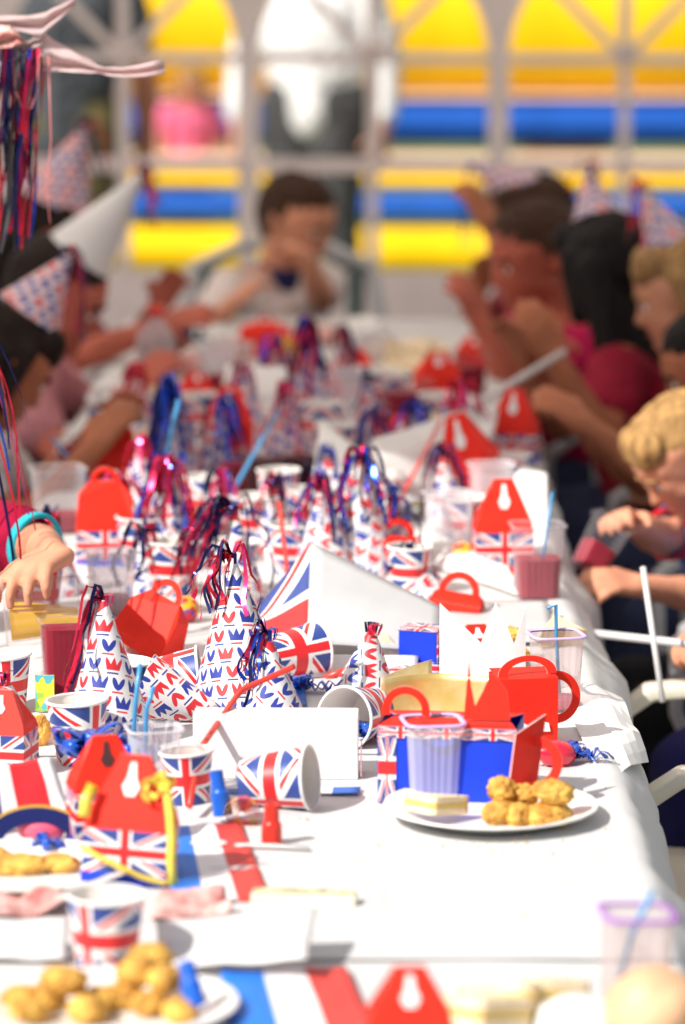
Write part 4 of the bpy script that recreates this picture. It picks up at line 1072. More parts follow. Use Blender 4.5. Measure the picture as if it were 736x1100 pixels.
cupp(420, 445, 'union flag cup in front of the far pile of sandwiches', spin=1.7)

# --- tumblers
tum(465, 866, 'empty clear ribbed tumbler in front of the blue party box', 88, 66, rim='rim_purple', m='clear_milky', spin=.15)
tum(68, 752, 'tumbler full of red drink beside the tall cone hat', 82, 52, juice='juice_red', level=.93, spin=.2)
tum(577, 645, 'tumbler half full of red drink near the right table edge', 78, 60, m='clear_soft', juice='juice_red', level=.56, spin=.1)
tum(597, 765, 'nearly empty tumbler with a purple rim and blue straw at the torn cloth corner', 80, 58, m='clear_frost', juice='juice_pink', level=.16, rim='rim_purple', spin=.2)
tum(63, 574, 'tumbler a quarter full of dark red drink in front of the girl in white', 68, 60, juice='juice_red', level=.30, spin=.25)
tum(82, 517, 'tumbler of red drink left of the far red box', 46, 46, juice='juice_red', level=.75, spin=.1)
tum(120, 662, 'tumbler with a little red drink behind the tip of the tall cone hat', 66, 54, juice='juice_red', level=.28, m='clear_milky', spin=.3)
tum(482, 597, 'milky empty tumbler behind the arched red handle', 64, 54, m='clear_milky', spin=.2)
tum(679, 1112, 'tumbler with a purple rim and a leaning blue straw, nearest the camera', 128, 80, m='clear_frost', rim='rim_violet', juice='juice_pink', level=.16, spin=.12, lean=.004)
tum(166, 862, 'cloudy tumbler with a pink rim behind the front party box', 76, 60, m='clear_milky', juice='juice_pink', level=.10, spin=.2)
tum(212, 592, 'tumbler of orange drink among the foil hats', 46, 46, juice='juice_orange', level=.85, spin=.1)
tum(284, 542, 'tumbler of very dark drink, left one of the dark pair', 56, 50, juice='juice_dark', level=.85, spin=.1)
tum(318, 535, 'tumbler of very dark drink, right one of the dark pair', 52, 46, juice='juice_dark', level=.82, spin=.3)
tum(292, 472, 'tumbler of dark red drink far down the table', 46, 46, juice='juice_red', level=.8, spin=.3)
tum(435, 462, 'wide tumbler of dark red drink below the far red boxes', 50, 56, juice='juice_red', level=.8, spin=.3)
tum(528, 562, 'clear tumbler in front of the red and white boxes at the right', 60, 50, m='clear_milky', spin=.2)
tum(465, 512, 'clear tumbler with a purple straw behind the milky one', 50, 46, m='clear', rim='rim_purple', spin=.2)
tum(372, 452, 'milky tumbler in front of the far cloth end', 50, 44, m='clear_milky', spin=.2)
tum(232, 420, 'milky tumbler by the squash bottle', 46, 40, m='clear_milky', spin=.2)

# --- party boxes
boxp(512, 728, 'red box half hidden behind the white crown spikes', 56, 24, 26, rz=12, d=.05, body='blue_card', band=False)
boxp(137, 957, 'red gabled party box with a flag panel and yellow ribbon, nearest the left plates', 92, 58, 78, rz=-9, tilt=(-.06, .05), d=.06, bodyband='blue_card')
boxp(112, 918, 'red gabled party box with a dark keyhole slot, behind the yellow ribboned one', 76, 62, 58, rz=14, slot='dark_slot', d=.055)
boxp(2, 838, 'red topped flag box cut by the left edge above the striped card', 62, 44, 44, rz=-12, d=.06, band=False)
party_box(at(152, 712) + V((0, .02, .012)), R(-30), 'red gabled bag lying tilted with its loop handle up, behind the tall cone hat', w=.085, d=.05, hb=.012, hr=.062, style='arch', handle_r=.024, tilt=(-.25, .35), body='red_card', band=False)
boxp(112, 612, 'red round topped box with a blue slot and flag panel, beside the girl in white', 62, 38, 52, rz=4, style='arch', handle=15, d=.055)
boxp(116, 522, 'far red box with a knob handle, behind the round topped one', 58, 26, 40, rz=0, style='arch', handle=10, d=.055, body='red_card', band=False)
party_box(at(424, 622) + V((0, .02, .012)), R(6), 'small red bag with a white lining round its handle, above the white flag sheet', w=.068, d=.045, hb=.034, hr=.012, style='arch', handle_r=.025, tilt=(-.15, .1), body='red_card', band=False)
party_box(at(490, 668) + V((0, .02, .008)), R(-12), 'flattened red bag with a round arched handle, left of the half full red drink', w=.070, d=.05, hb=.012, hr=.016, style='arch', handle_r=.028, tilt=(-.2, .12), body='red_card', band=False)
boxp(541, 620, 'red gabled flag box with a white slot, left of the half full red drink', 62, 44, 56, rz=4, d=.055, bodyband='red_card')
boxp(520, 545, 'red gabled box tipped among white card, behind the milky tumbler', 62, 34, 66, rz=-20, tilt=(.1, -.3), d=.055, body='red_card')
boxp(482, 530, 'bright red gabled box next to a golden paper, in the middle distance', 40, 22, 38, rz=15, d=.045, body='red_card', band=False)
boxp(553, 500, 'red gabled box with white slots under the slanted white stick', 52, 30, 48, rz=-15, d=.05)
boxp(246, 500, 'bright red gabled box in the middle distance between blue foil hats', 48, 40, 42, rz=10, d=.05, body='red_card')
boxp(470, 432, 'far red gabled box on the right, in front of the rosy faced girl', 48, 24, 26, rz=10, d=.05, body='red_card')
boxp(440, 1165, 'red gabled party box with a wide white slot at the bottom edge', 100, 40, 74, rz=3, d=.06, lift=-.02 + .02)
boxp(285, 388, 'low red box at the far end of the table in front of the boy', 58, 22, 16, rz=0, style='arch', handle=8, body='red_card', band=False)
boxp(210, 445, 'small red box beside the squash bottle', 34, 22, 20, rz=20, d=.04, body='red_card', band=False)
boxp(512, 400, 'red box close to the cloth end by the rosy faced girl', 44, 18, 18, rz=-10, body='red_card', band=False, d=.05)
boxp(383, 418, 'dark red box left of the far pile of sandwiches', 36, 20, 20, rz=0, body='red_card', band=False, d=.05)
# yellow ribbon on the nearest box
pb = at(137, 957) + V((0, .03, .004)); b = B(); u = unit(pb)
def rib(pts, w, side): b.strip([pb + V((x * u, e, z * u)) for x, z, e in pts], w, side)
rib([(-50, 48, -.038), (-34, 38, -.040), (-10, 26, -.041), (14, 14, -.041), (38, 7, -.040), (50, 9, -.038)], .006, V((.1, -.2, 1)))
rib([(36, 112, -.016), (43, 100, -.022), (46, 80, -.030), (48, 55, -.036), (47, 30, -.040), (50, 6, -.044)], .009, V((1, .2, .1)))
rib([(-36, 108, -.016), (-43, 94, -.022), (-46, 76, -.028)], .012, V((1, .2, .1)))
for q_ in range(4):
    a_ = q_ * 1.4; rib([(24 + 9 * math.cos(t * .7 + a_) + 5 * q_, 104 + 10 * math.sin(t * .7 + a_) + 2 * q_, -.016 - .002 * t + .004 * q_) for t in range(8)], .007, V((math.sin(a_), -.4, 1)))
tag(b.build('curled_ribbon', M['ribbon_yellow'], None, solid=.0004, weld=False), 'yellow ribbon tied across the nearest red party box', 'ribbon')

# blue party box with red handles, in focus at the right
bx = at(486, 872) + V((0, 0, .005)); u = unit(bx); t = thing('party_box', 'blue party box with red loop handles behind the empty tumbler', 'party box', bx + V((0, .055, 0)), R(-8), 'card party boxes')
b = B(); w, d, h = 150 * u, .085, 84 * u; U = [(0, 0), (1, 0), (1, 1), (0, 1)]
c4 = [(-w / 2, -d / 2), (w / 2, -d / 2), (w / 2, d / 2), (-w / 2, d / 2)]
for i in (0, 1, 2): b.face([V((*c4[i], 0)), V((*c4[(i + 1) % 4], 0)), V((*c4[(i + 1) % 4], h)), V((*c4[i], h))], U, 0)
b.face([V((*c4[3], 0)), V((*c4[0], 0)), V((*c4[0], h)), V((*c4[3], h))], U, 1)
b.face([V((*p, 0)) for p in c4[::-1]], U, 0)
b.build('box_body', [M['blue_card'], M['flag_panel']], t)
k = B(); k.box((w * .0, -d / 2 - .0012, h - .006), (w * 1.0, .0012, .012)); k.build('flag_band', M['flag_band'], t)
k = B(); k.box((-w * .43, -d / 2 - .0010, h * .46), (w * .13, .0010, h * .90)); k.build('flag_strip', M['flag_panel'], t)
k = B()
k.face([V((-w / 2, -d / 2, h)), V((w / 2, -d / 2, h)), V((w * .42, -.004, h + .003)), V((-w * .42, -.004, h + .003))]); k.face([V((-w / 2, d / 2, h)), V((w / 2, d / 2, h)), V((w * .42, .004, h + .0035)), V((-w * .42, .004, h + .0035))])
k.build('lid', M['red_card'], t, solid=.0008)
o, hh = arch_pts(.026, .0175, 22, .006); k = B(); k.plate(o, .0016, ((-w * .32, -.012, h + .012), (1, -.1, 0), (0, 0, 1)), 0, hh); k.build('loop_handle', M['red_card'], t, smooth=40)
k = B(); k.plate([(-.026, 0), (.024, 0), (.020, .030), (.008, .046), (.002, .050), (-.006, .030), (-.014, .014), (-.019, .036), (-.0215, .064), (-.024, .030)], .0014, ((w * .28, -.02, h + .006), (1, 0, 0), (0, .15, 1))); k.build('torn_flap', M['red_card'], t)
k = B(); k.plate([(-.03, -.055), (.028, -.045), (.028, .042), (-.03, .030)], .0014, ((w * .50 + .010, -d * .34, h * .62), (.45, .9, 0), (.12, 0, 1))); k.build('end_flap', M['red_card'], t)
o, hh = arch_pts(.030, .0195, 22, .006); k = B(); k.plate(o, .0018, ((w * .50 + .018, -d * .30, h * .52), (0.05, .2, 1), (1, -.05, 0)), 0, hh); k.build('loop_handle', M['red_card'], t, smooth=40)
# red box behind it with a double handle
bx = at(563, 806) + V((0, .03, .005)); u = unit(bx)
t = thing('party_box', 'red party box with two round loop handles, behind the blue box', 'party box', bx, R(10), 'card party boxes')
b = B(); w, d, h = 66 * u, .05, 72 * u; c4 = [(-w / 2, -d / 2), (w / 2, -d / 2), (w / 2, d / 2), (-w / 2, d / 2)]
for i in range(4): b.face([V((*c4[i], 0)), V((*c4[(i + 1) % 4], 0)), V((*c4[(i + 1) % 4], h)), V((*c4[i], h))])
b.face([V((*p, 0)) for p in c4[::-1]]); b.face([V((-w / 2, -d / 2, h)), V((w / 2, -d / 2, h)), V((w / 2, d / 2, h + .004)), V((-w / 2, d / 2, h + .004))]); b.build('box_body', M['red_card'], t)
o, hh = arch_pts(.034, .023, 22, .002); k = B(); k.plate([(a * 1.0, c * .62) for a, c in o], .0018, ((.002, -.012, h + .003), (1, 0, .05), (0, .25, 1)), 0, [(a, c * .62) for a, c in hh]); k.build('loop_handle', M['red_card'], t, smooth=40)
o, hh = arch_pts(.030, .020, 22, .004); k = B(); k.plate(o, .0018, ((w / 2 + .002, -.006, h * .66), (-.1, .1, 1), (1, .2, .1)), 0, hh); k.build('loop_handle', M['red_card'], t, smooth=40)
k = B(); k.plate([(-.022, 0), (.022, 0), (.020, .010), (.006, .014), (-.004, .008), (-.02, .016)], .0008, ((.004, -d / 2 - .002, h * .20), (1, 0, 0), (0, 0, 1))); k.build('torn_patch', M['white_card'], t)

# paper crown: white inside, gold outside
cb = at(505, 785) + V((0, .03, .004)); u = unit(cb)
t = thing('crown_hat', 'gold paper crown showing its tall white inner spikes, behind the blue party box', 'crown hat', cb)
b = B(); bk = at(480, 735) - cb; bk = V((bk.x - .0, .12, 0))
def cr(px, py, y=.12, bow=-.008):     # back panel: the inside of the crown, seen white
    q = (px - 523) / 48; return V(((px - 505) * u * .985, y + bow * (1 - q * q), (785 - py - 26) * u * 1.03))
outl = [(475, 760), (475, 652), (497, 672), (521, 694), (530, 668), (537, 650), (550, 676), (558, 696), (566, 672), (571, 655), (573, 760)]
bm_pts = [cr(*q_) for q_ in outl]
base_y = [V((p_.x, p_.y, .0)) for p_ in bm_pts]
for i in range(1, len(outl) - 2): b.face([base_y[i], base_y[i + 1], bm_pts[i + 1], bm_pts[i]])
b.build('spiked_back', M['white_card'], t, solid=.0007)
k = B()
def fr(u_, v):
    x = (410 - 505 + (532 - 410) * u_) * u; y = -.012 + .020 * math.sin(u_ * PI * 1.2) + .02 * u_
    return V((x, y, 50 * u * v))
k.grid(fr, 24, 6); k.build('gold_front', M['gold_card'], t, smooth=True, solid=.0007)
k = B()
def sd(u_, v): return V(((410 - 505) * u + .03 * math.sin(u_ * PI) * -.2 + u_ * .062, -.012 + u_ * .13, (50 - 3 * u_) * u * v))
k.grid(sd, 14, 3); k.build('gold_side', M['gold_card'], t, smooth=True, solid=.0007)
# --- plates and food
pc = at(527, 884) + V((0, 0, .005)); dinner_plate(pc, .113, 'white plate with a sandwich and nuggets near the right table edge')
G = 'nuggets on the plate at the right table edge'
for i, (x, y, z, r, l) in enumerate(((594, 872, .041, .0225, 'top nugget of the stack of two at the right of the plate'), (592, 884, .019, .0220, 'lower nugget of the stack of two at the right of the plate'),
        (541, 874, .036, .019, None), (562, 880, .030, .0165, None), (536, 893, .018, .018, None), (556, 893, .016, .018, None), (574, 894, .014, .016, None), (602, 895, .013, .012, None))):
    p = at(x, 890, TAB); nugget(p + V((0, -.008 + (.03 if i in (2, 3) else 0), z)), r, l or 'golden nugget in the low heap right of the sandwich', G, 10 + i, sq=(1, .9, .56) if l else (1.05, .85, .75), rz=i * .9)
sandwich(at(468, 889) + V((0, .0, .016)), .062, R(172), 'sandwich half lying on the white plate behind the nuggets\' left', tilt=(.12, -.03)).scale = (1.05, 1, .7)
pc = at(30, 950) + V((0, 0, .005)); dinner_plate(pc, .105, 'white plate with two golden fingers at the left edge')
nugget(at(64, 945) + V((0, 0, .017)), .019, 'golden piece on the left plate, nearer its right rim', 'food on the left plate', 31, sq=(1.1, .7, .5)); nugget(at(18, 947) + V((0, 0, .017)), .022, 'long golden piece on the left plate, at the photo edge', 'food on the left plate', 32, sq=(1.5, .7, .5)); nugget(at(-12, 940) + V((0, .01, .018)), .02, 'golden piece half out of the photo on the left plate', 'food on the left plate', 33, sq=(1.2, .7, .5))
pc = at(118, 1100) + V((0, 0, .005)); dinner_plate(pc, .112, 'white plate heaped with nuggets, nearest the camera')
g = random.Random(12)
for i in range(13):
    x = 22 + 14.2 * i; z = .018 + (.020 if i in (3, 4, 9, 11) else 0); p = at(x + g.uniform(-4, 4), 1100) + V((0, g.uniform(-.022, .03), z))
    nugget(p, .0165 * g.uniform(.9, 1.15), 'golden nugget in the heap on the nearest plate', 'nuggets on the nearest plate', 40 + i, sq=(1.05, .95, .75), rz=i)
nugget(at(160, 1088) + V((0, .03, .042)), .019, 'large nugget topping the right of the nearest heap', 'nuggets on the nearest plate', 60, sq=(1.1, .9, .7))
nugget(at(41, 808) + V((0, .0, .022)), .017, 'craggy nugget standing in the open box by the left flag box', 'nugget in the left box', 61, sq=(.85, .8, 1.25))
b = B(); b.box((0, 0, .003), (.075, .05, .004)); b.box((0, .024, .016), (.075, .002, .03)); b.box((.0365, 0, .010), (.002, .046, .018)); o = b.build('food_tray', M['white_card'], None, bevel=.0006); o.location = at(40, 812) + V((0, 0, .004)); o.rotation_euler.z = R(6); tag(o, 'low white card tray holding one craggy nugget', 'tray')
sandwich(at(545, 1098) + V((0, 0, .004)), .085, R(205), 'large sandwich half at the bottom edge, left of the white shape', tilt=(.35, -.1)); sandwich(at(520, 1112) + V((0, .0, .006)), .08, R(170), 'sandwich half lowest at the bottom edge', tilt=(.2, 0)); sandwich(at(592, 1096) + V((0, .012, .004)), .07, R(150), 'sandwich half nearest the white paper bowl at the bottom edge', tilt=(.3, .1))
b = B(); b.lathe([(.001, .030), (.018, .029), (.034, .020), (.040, .002), (.039, .0), (.001, .001)], 36); o = b.build('paper_bowl', M['white_plastic'], None, smooth=60); o.location = at(622, 1112) + V((0, 0, .004)); tag(o, 'upturned white paper bowl at the bottom edge beside the round bun', 'bowl')
b = B(); b.ball((0, 0, 0), .042, 0, 4, (1, 1, .86), .06, 3, 14); o = b.build('bread_bun', M['bun'], None); o.location = at(700, 1120) + V((0, -.02, .036)); tag(o, 'round peach coloured bun at the bottom right corner, before the nearest tumbler', 'bun')
sandwich(at(413, 712) + V((0, 0, .006)), .058, R(0), 'sandwich half standing upright behind the gold crown', tilt=(1.35, 0))
for i, (x, y, rz, l) in enumerate(((420, 418, 20, 'sandwich at the left of the far pile'), (440, 412, -30, 'sandwich at the right of the far pile'), (428, 404, 60, 'sandwich at the back of the far pile'), (150, 500, 10, 'sandwich on the table behind the left red boxes'), (168, 492, 40, 'sandwich on the table next to the deep blue foil'), (600, 700, 20, 'sandwich quarter behind the purple rimmed tumbler at the torn corner'))):
    sandwich(at(x, y) + V((0, 0, .006)), .095 if i < 5 else .06, R(rz), l, tilt=(.4, .1))
dinner_plate(at(430, 425) + V((0, 0, .0045)), .11, 'far white plate under the pile of sandwiches'); dinner_plate(at(270, 420) + V((0, 0, .0045)), .10, 'far white plate in front of the low red box'); dinner_plate(at(158, 503) + V((0, 0, .0045)), .10, 'white plate of sandwiches behind the left red boxes')

for i_, (x, y, zz) in enumerate(((540, 722, .016), (556, 720, .018), (548, 712, .036))):
    nugget(at(x, y) + V((0, 0, zz)), .017, 'brown nugget seen through the gap beside the right crown spike', 'nuggets behind the crown', 80 + i_)
g = random.Random(21); b = B()
for i_ in range(150):
    x, y = ((g.gauss(520, 90), g.gauss(915, 22)) if i_ % 3 == 0 else (g.uniform(230, 660), g.uniform(880, 1030)) if i_ % 3 == 1 else (g.gauss(150, 90), g.gauss(1010, 40)))
    p = at(min(650, max(-20, x)), min(1090, y)) + V((0, 0, .0065)); r_ = g.uniform(.0006, .0018); b.ball(p, r_, 0, 1, (1, g.uniform(.6, 1), .6), .5, i_)
tag(b.build('crumbs', M['fried'], None, weld=False), kind='stuff')
# --- straws
straw([at(204, 866, TAB + .02), Z(214, 806, .05), Z(254, 748, .085), Z(262, 740, .090), far(316, 716, at(262, 740, TAB + .09).y - .03)], 'straw_red', 'long bent red straw leaning out of the hidden flag cup', r=.0034)
p = at(597, 760); straw([p + V((.005, 0, .01)), p + V((0, .0, .085)), p + V((-.001, -.005, .125)), p + V((-.012, -.01, .122))], 'straw_blue', 'blue straw with a bent tip in the purple rimmed tumbler by the torn corner', r=.0022)
p = at(679, 1112); straw([p + V((-.022, 0, .01)), p + V((0.0, -.005, .095)), p + V((.016, -.01, .130))], 'straw_blue', 'pale blue straw leaning in the nearest tumbler', r=.0026)
p = at(577, 645); straw([p + V((.0, 0, .012)), p + V((.012, 0, .088)), p + V((.020, 0, .150))], 'straw_blue', 'thin blue straw rising from the half full red drink', r=.002)
p = at(152, 860); straw([p + V((-.01, 0, .012)), p + V((-.006, 0, .105)), p + V((.0, 0, .150))], 'straw_blue', 'left of the two blue straws before the tall cone hat', r=.0026)
p = at(170, 860); straw([p + V((-.015, 0, .012)), p + V((-.012, 0, .10)), p + V((-.004, 0, .125))], 'straw_blue', 'right of the two blue straws before the tall cone hat', r=.0026)
straw([Z(312, 640, .03), Z(318, 560, .03) * 0 + far(300, 540, at(312, 640).y + .02)], 'straw_red', 'red straw standing behind the union flag sheet', r=.003)
straw([at(418, 560, TAB + .05), far(474, 452, at(418, 560).y + .25)], 'straw_red', 'red straw slanting across the white card sheets', r=.003)
stick(at(176, 600, TAB + .03), far(124, 508, at(176, 600).y + .2), 'white stick crossing the red foil hats on the left', r=.0045)
straw([at(150, 590, TAB + .02), far(172, 520, at(150, 590).y), far(192, 430, at(150, 590).y + .05)], 'straw_blue', 'blue straw beside the tall blue foil on the left', r=.003)
straw([at(232, 560, TAB + .02), far(300, 440, at(232, 560).y + .1)], 'straw_blue', 'long blue straw slanting past the bright red box', r=.003)
straw([at(98, 520, TAB + .02), far(55, 470, at(98, 520).y)], 'straw_blue', 'blue straw in the far red drink on the left', r=.0025)
straw([at(466, 512, TAB + .01), far(478, 436, at(466, 512).y)], 'straw_blue', 'blue straw in the clear tumbler behind the milky one', r=.0025)
straw([at(350, 728, TAB + .006), at(392, 712, TAB + .02)], 'straw_red', 'short red straw lying under the white folded card', r=.004)

# --- blowers
p = at(292, 912); blower(p + V((0, 0, .004)), p + V((0, 0, .047)), 'red party blower mouthpiece standing on the cloth', 'blower_red', .0078, .0108)
p = at(232, 872, TAB + .012); blower(at(240, 876, TAB + .014), far(232, 828, at(240, 876, TAB + .014).y + .005), 'blue party blower mouthpiece with a red printed coil', 'blower_blue', .0075, .0105, roll=(.020, 0, -.002))
p = at(210, 1082, TAB + .02); blower(p, far(200, 1032, p.y + .012), 'blue party blower mouthpiece on the rim of the nearest plate', 'blower_blue', .0075, .010)

# --- ribbon bows, balloon, toys
bow(at(98, 862) + V((-.005, .015, .040)), .040, 'blue ribbon bow between the standing flag cup and the keyhole box', seed=2, n=10)
bow(at(140, 862) + V((0, .02, .034)), .030, 'blue ribbon bow before the cloudy tumbler', seed=3, n=9)
bow(at(52, 925) + V((0, 0, .006)), .022, 'blue ribbon bow at the left, behind the plate of two golden fingers', seed=4, n=7, tails=5, rz=.1, flat=.4)
bow(at(610, 822) + V((0, 0, .006)), .020, 'blue ribbon bow with spiky tails behind the red balloon', seed=5, n=7, tails=5, rz=-.1, flat=.35)
bow(at(560, 868) + V((.0, .02, .004)), .018, 'blue ribbon scrap behind the plate at the right edge', seed=6, n=5, tails=5, rz=0, flat=.2)
bow(at(318, 748) + V((0, 0, .006)), .022, 'blue ribbon bow right of the small blue tasselled hat', seed=7, n=8)
bow(at(394, 800) + V((0, 0, .006)), .022, 'blue ribbon bow left of the blue party box', seed=8, n=8)
bow(at(200, 385) + V((0, 0, .03)), .045, 'navy ribbon bow at the far left of the table end', 'foil_navy', seed=9, n=10)
bow(at(385, 555) + V((0, 0, .03)), .035, 'navy ribbon bow behind the blue foil hat', 'foil_navy', seed=10, n=9)
bow(at(350, 545) + V((0, 0, .03)), .035, 'navy ribbon bow behind the red and blue foil hat', 'foil_navy', seed=11, n=9)
b = B(); b.lathe([(.0005, -.022), (.008, -.021), (.014, -.012), (.0155, 0), (.0135, .012), (.007, .020), (.003, .026), (.0045, .030), (.0005, .0295)], 32); o = b.build('deflated_balloon', M['balloon_red'], None, smooth=60); o.location = at(597, 826) + V((0, 0, .0175)); o.rotation_euler = (R(8), R(-82), R(10)); tag(o, 'small red balloon lying at the right of the red loop handle', 'balloon')
b = B(); b.ball((0, 0, 0), .018, 0, 3); o = b.build('toy_ball', M['wrapper_coil'], None); o.location = at(200, 672) + V((0, 0, .022)); tag(o, 'small multicoloured ball between the lying red bag and the big leaning hat', 'ball')
b = B(); b.ball((0, 0, 0), .018, 0, 3); o = b.build('toy_ball', M['wrapper_coil'], None); o.location = at(497, 612) + V((0, 0, .022)); tag(o, 'small multicoloured ball beside the milky tumbler', 'ball')

# --- gift box, cards, sheets, flags
t = thing('gift_box', 'small blue gift box with a union flag side, behind the gold crown', 'gift box', at(455, 722) + V((0, .02, .004)), R(-20))
b = B(); b.box((0, 0, .024), (.050, .045, .048)); b.build('box_body', M['blue_card'], t, bevel=.001)
k = B(); k.box((.0262, 0, .024), (.0012, .044, .047)); k.build('flag_side', M['flag_panel'], t); k = B(); k.box((0, 0, .0488), (.052, .047, .0012)); k.build('flag_lid', M['flag_panel'], t)
# white card box that the flag cup leans on
t = thing('card_box', 'long flat white card box behind the lying flag cup', 'card box', at(300, 850) + V((0, .062, .004)), R(-1))
u = unit(t.location); b = B(); b.box((-.004, 0, 35 * u), (176 * u, .05, 68 * u)); b.build('box_body', M['white_card'], t, bevel=.0012)
k = B(); k.box((86 * u + .0012, 0, 20 * u), (.0012, .048, 32 * u)); k.build('printed_end', M['red_white'], t)
sheet((at(238, 853, TAB + .0075), at(386, 853, TAB + .0075), at(388, 846, TAB + .008), at(238, 846, TAB + .008)), 'tri_long', 'paper_strip', 'blue white and red paper strip on the cloth before the lying flag cup', 'paper strip', sag=.001, flat=True)
sheet((at(184, 968, TAB + .007), at(292, 968, TAB + .007), at(258, 886, TAB + .008), at(176, 888, TAB + .008)), 'tricolour', 'paper_napkin', 'blue white and red napkin beside the yellow ribboned box', 'napkin', 'striped napkins', sag=.003, flat=True)
sheet((at(252, 1125, TAB + .007), at(412, 1125, TAB + .007), at(372, 1041, TAB + .008), at(236, 1041, TAB + .008)), 'tricolour', 'paper_napkin', 'blue white and red napkin right of the nearest plate', 'napkin', 'striped napkins', sag=.003, flat=True)
sheet((at(-14, 895, TAB + .008), at(78, 880, TAB + .008), far(56, 812, at(78, 880).y + .03), far(-22, 826, at(-14, 895).y + .03)), 'red_white', 'striped_card', 'white card with a broad red stripe leaning at the left edge', 'card', sag=.002)
p_ = at(38, 918); t = thing('paper_headband', 'arched navy card headband with a gold edge standing at the left', 'headband', p_ + V((0, .015, .004)), R(6))
b = B(); o, hh = arch_pts(.056, .036, 24, 0); b.plate([(x, y * .72) for x, y in o], .0016, ((0, 0, .001), (1, 0, 0), (0, .25, 1)), 0, [(x, y * .66) for x, y in hh]); b.build('navy_arch', M['navy_card'], t, smooth=40)
b = B(); o, hh = arch_pts(.0585, .0555, 24, 0); b.plate([(x, y * .725) for x, y in o], .0022, ((0, 0, .001), (1, 0, 0), (0, .25, 1)), 0, [(x, y * .715) for x, y in hh]); b.build('gold_edge', M['gold_edge'], t, smooth=40)
b = B(); b.ball((0, 0, 0), .021, 0, 3, (1.25, .8, .72), .05, 4); o = b.build('toy_ball', M['balloon_pink'], None); o.location = p_ + V((.004, .035, .020)); tag(o, 'rosy rubber ball under the arched navy headband', 'ball')
b = B(); b.box((0, 0, .006), (.102, .022, .011)); o = b.build('snack_bar', M['beige_wrap'], None, bevel=.002); o.location = at(327, 975) + V((0, 0, .004)); o.rotation_euler.z = R(-6)
tag(o, 'flat cream snack bar with a yellow printed top on the cloth', 'snack bar'); k = B(); k.box((0, .0, .0122), (.096, .018, .0008)); k.build('printed_label', M['bar_label'], o)
sheet((at(-30, 985, TAB + .012), at(82, 975, TAB + .012), at(70, 955, TAB + .018), at(-25, 962, TAB + .018)), 'wrapper_red', 'crumpled_wrapper', 'pink and red crumpled wrapper left of the nearest flag cup', 'wrapper', 'crumpled wrappers', sag=.010, seed=4)
sheet((at(160, 988, TAB + .012), at(250, 980, TAB + .012), at(242, 958, TAB + .016), at(165, 965, TAB + .016)), 'wrapper_red', 'crumpled_wrapper', 'pink and red crumpled wrapper between the flag cup and the snack bar', 'wrapper', 'crumpled wrappers', sag=.010, seed=6)
sheet((at(172, 1040, TAB + .010), at(330, 1030, TAB + .030), far(342, 974, at(330, 1030).y + .02), far(168, 992, at(172, 1040).y + .03)), 'white_sheet', 'paper_bag', 'thin white paper bag leaning right of the nearest flag cup', 'paper bag', sag=.004, seed=8)
sheet((at(-30, 1030, TAB + .010), at(70, 1030, TAB + .010), far(74, 985, at(70, 1030).y + .02), far(-30, 990, at(-30, 1030).y + .02)), 'white_sheet', 'paper_bag', 'thin white paper bag left of the nearest flag cup', 'paper bag', sag=.004, seed=9)
t = thing('plastic_spoon', 'white plastic spoon lying by the standing red blower', 'spoon', at(285, 918) + V((0, 0, .007)), R(-4))
b = B(); b.strip([(-.048, .002, 0), (-.02, .001, .003), (.01, 0, .003), (.045, -.003, .001)], lambda q: .008 + .002 * q, (0, 1, 0)); b.build('spoon_handle', M['white_plastic'], t, solid=.0015)
b = B(); b.lathe([(.001, .0), (.008, .002), (.0125, .005)], 24); o = b.build('spoon_bowl', M['white_plastic'], t, smooth=True, solid=.001); o.location = (-.058, .003, -.001); o.scale = (1.5, 1, 1)

# the folded union flag sheet with its big white back, tent-like
def tri_sheet(name, faces, mats, label, cat):
    o = sum((p for f in faces for p in f), V()) / sum(len(f) for f in faces); t = thing(name, label, cat, o)
    for i, (f, m, nm) in enumerate(zip(faces, mats, ('printed_side', 'plain_side', 'under_side'))):
        a, b_, c, d = [p - o for p in f]; bb = B()
        bb.grid(lambda u, v: (a * (1 - u) + b_ * u) * (1 - v) + (d * (1 - u) + c * u) * v + V((0, 0, .002 * noise.noise(V((u * 3, v * 3, i))))), 10, 10); bb.build(nm, m if not isinstance(m, str) else M[m], t, smooth=True, solid=.0006)
    return t
y0 = at(300, 700).y; M['flag_quarter'] = flag_mat('printed_flag_quarter', (.36, .7), (.62, .30))
e1, e2 = far(334, 582, y0 + .10), at(330, 690, TAB + .035)
tri_sheet('paper_flag', [(at(270, 690, TAB + .01), e2, e1, far(278, 652, y0 + .06)), (e2, at(474, 700, TAB + .02), far(478, 654, y0 + .04), e1)], ['flag_quarter', 'shaded_sheet'], 'large folded paper flag, union corner at left and broad white back, over the lying cups', 'paper flag')  # plain side is white paper, its turned-away shade put into the grey
sheet((at(412, 590, TAB + .01), at(560, 640, TAB + .01), far(545, 608, at(560, 640).y + .05), far(440, 560, at(412, 590).y + .06)), 'white_sheet', 'paper_sheet', 'white paper sheet behind the red bag and the flattened one', 'paper sheet', 'white paper sheets', seed=12)
sheet((at(335, 520, TAB + .06), at(405, 545, TAB + .05), far(420, 510, at(405, 545).y + .03), far(345, 450, at(335, 520).y + .05)), 'white_card', 'paper_sheet', 'square white card standing in the middle distance', 'card', 'white paper sheets', sag=.001)
sheet((at(405, 560, TAB + .03), at(520, 500, TAB + .05), far(540, 430, at(520, 500).y + .05), far(400, 470, at(405, 560).y + .15)), 'white_sheet', 'paper_sheet', 'broad white paper sheet crossed by a red straw', 'paper sheet', 'white paper sheets', seed=14, sag=.008)
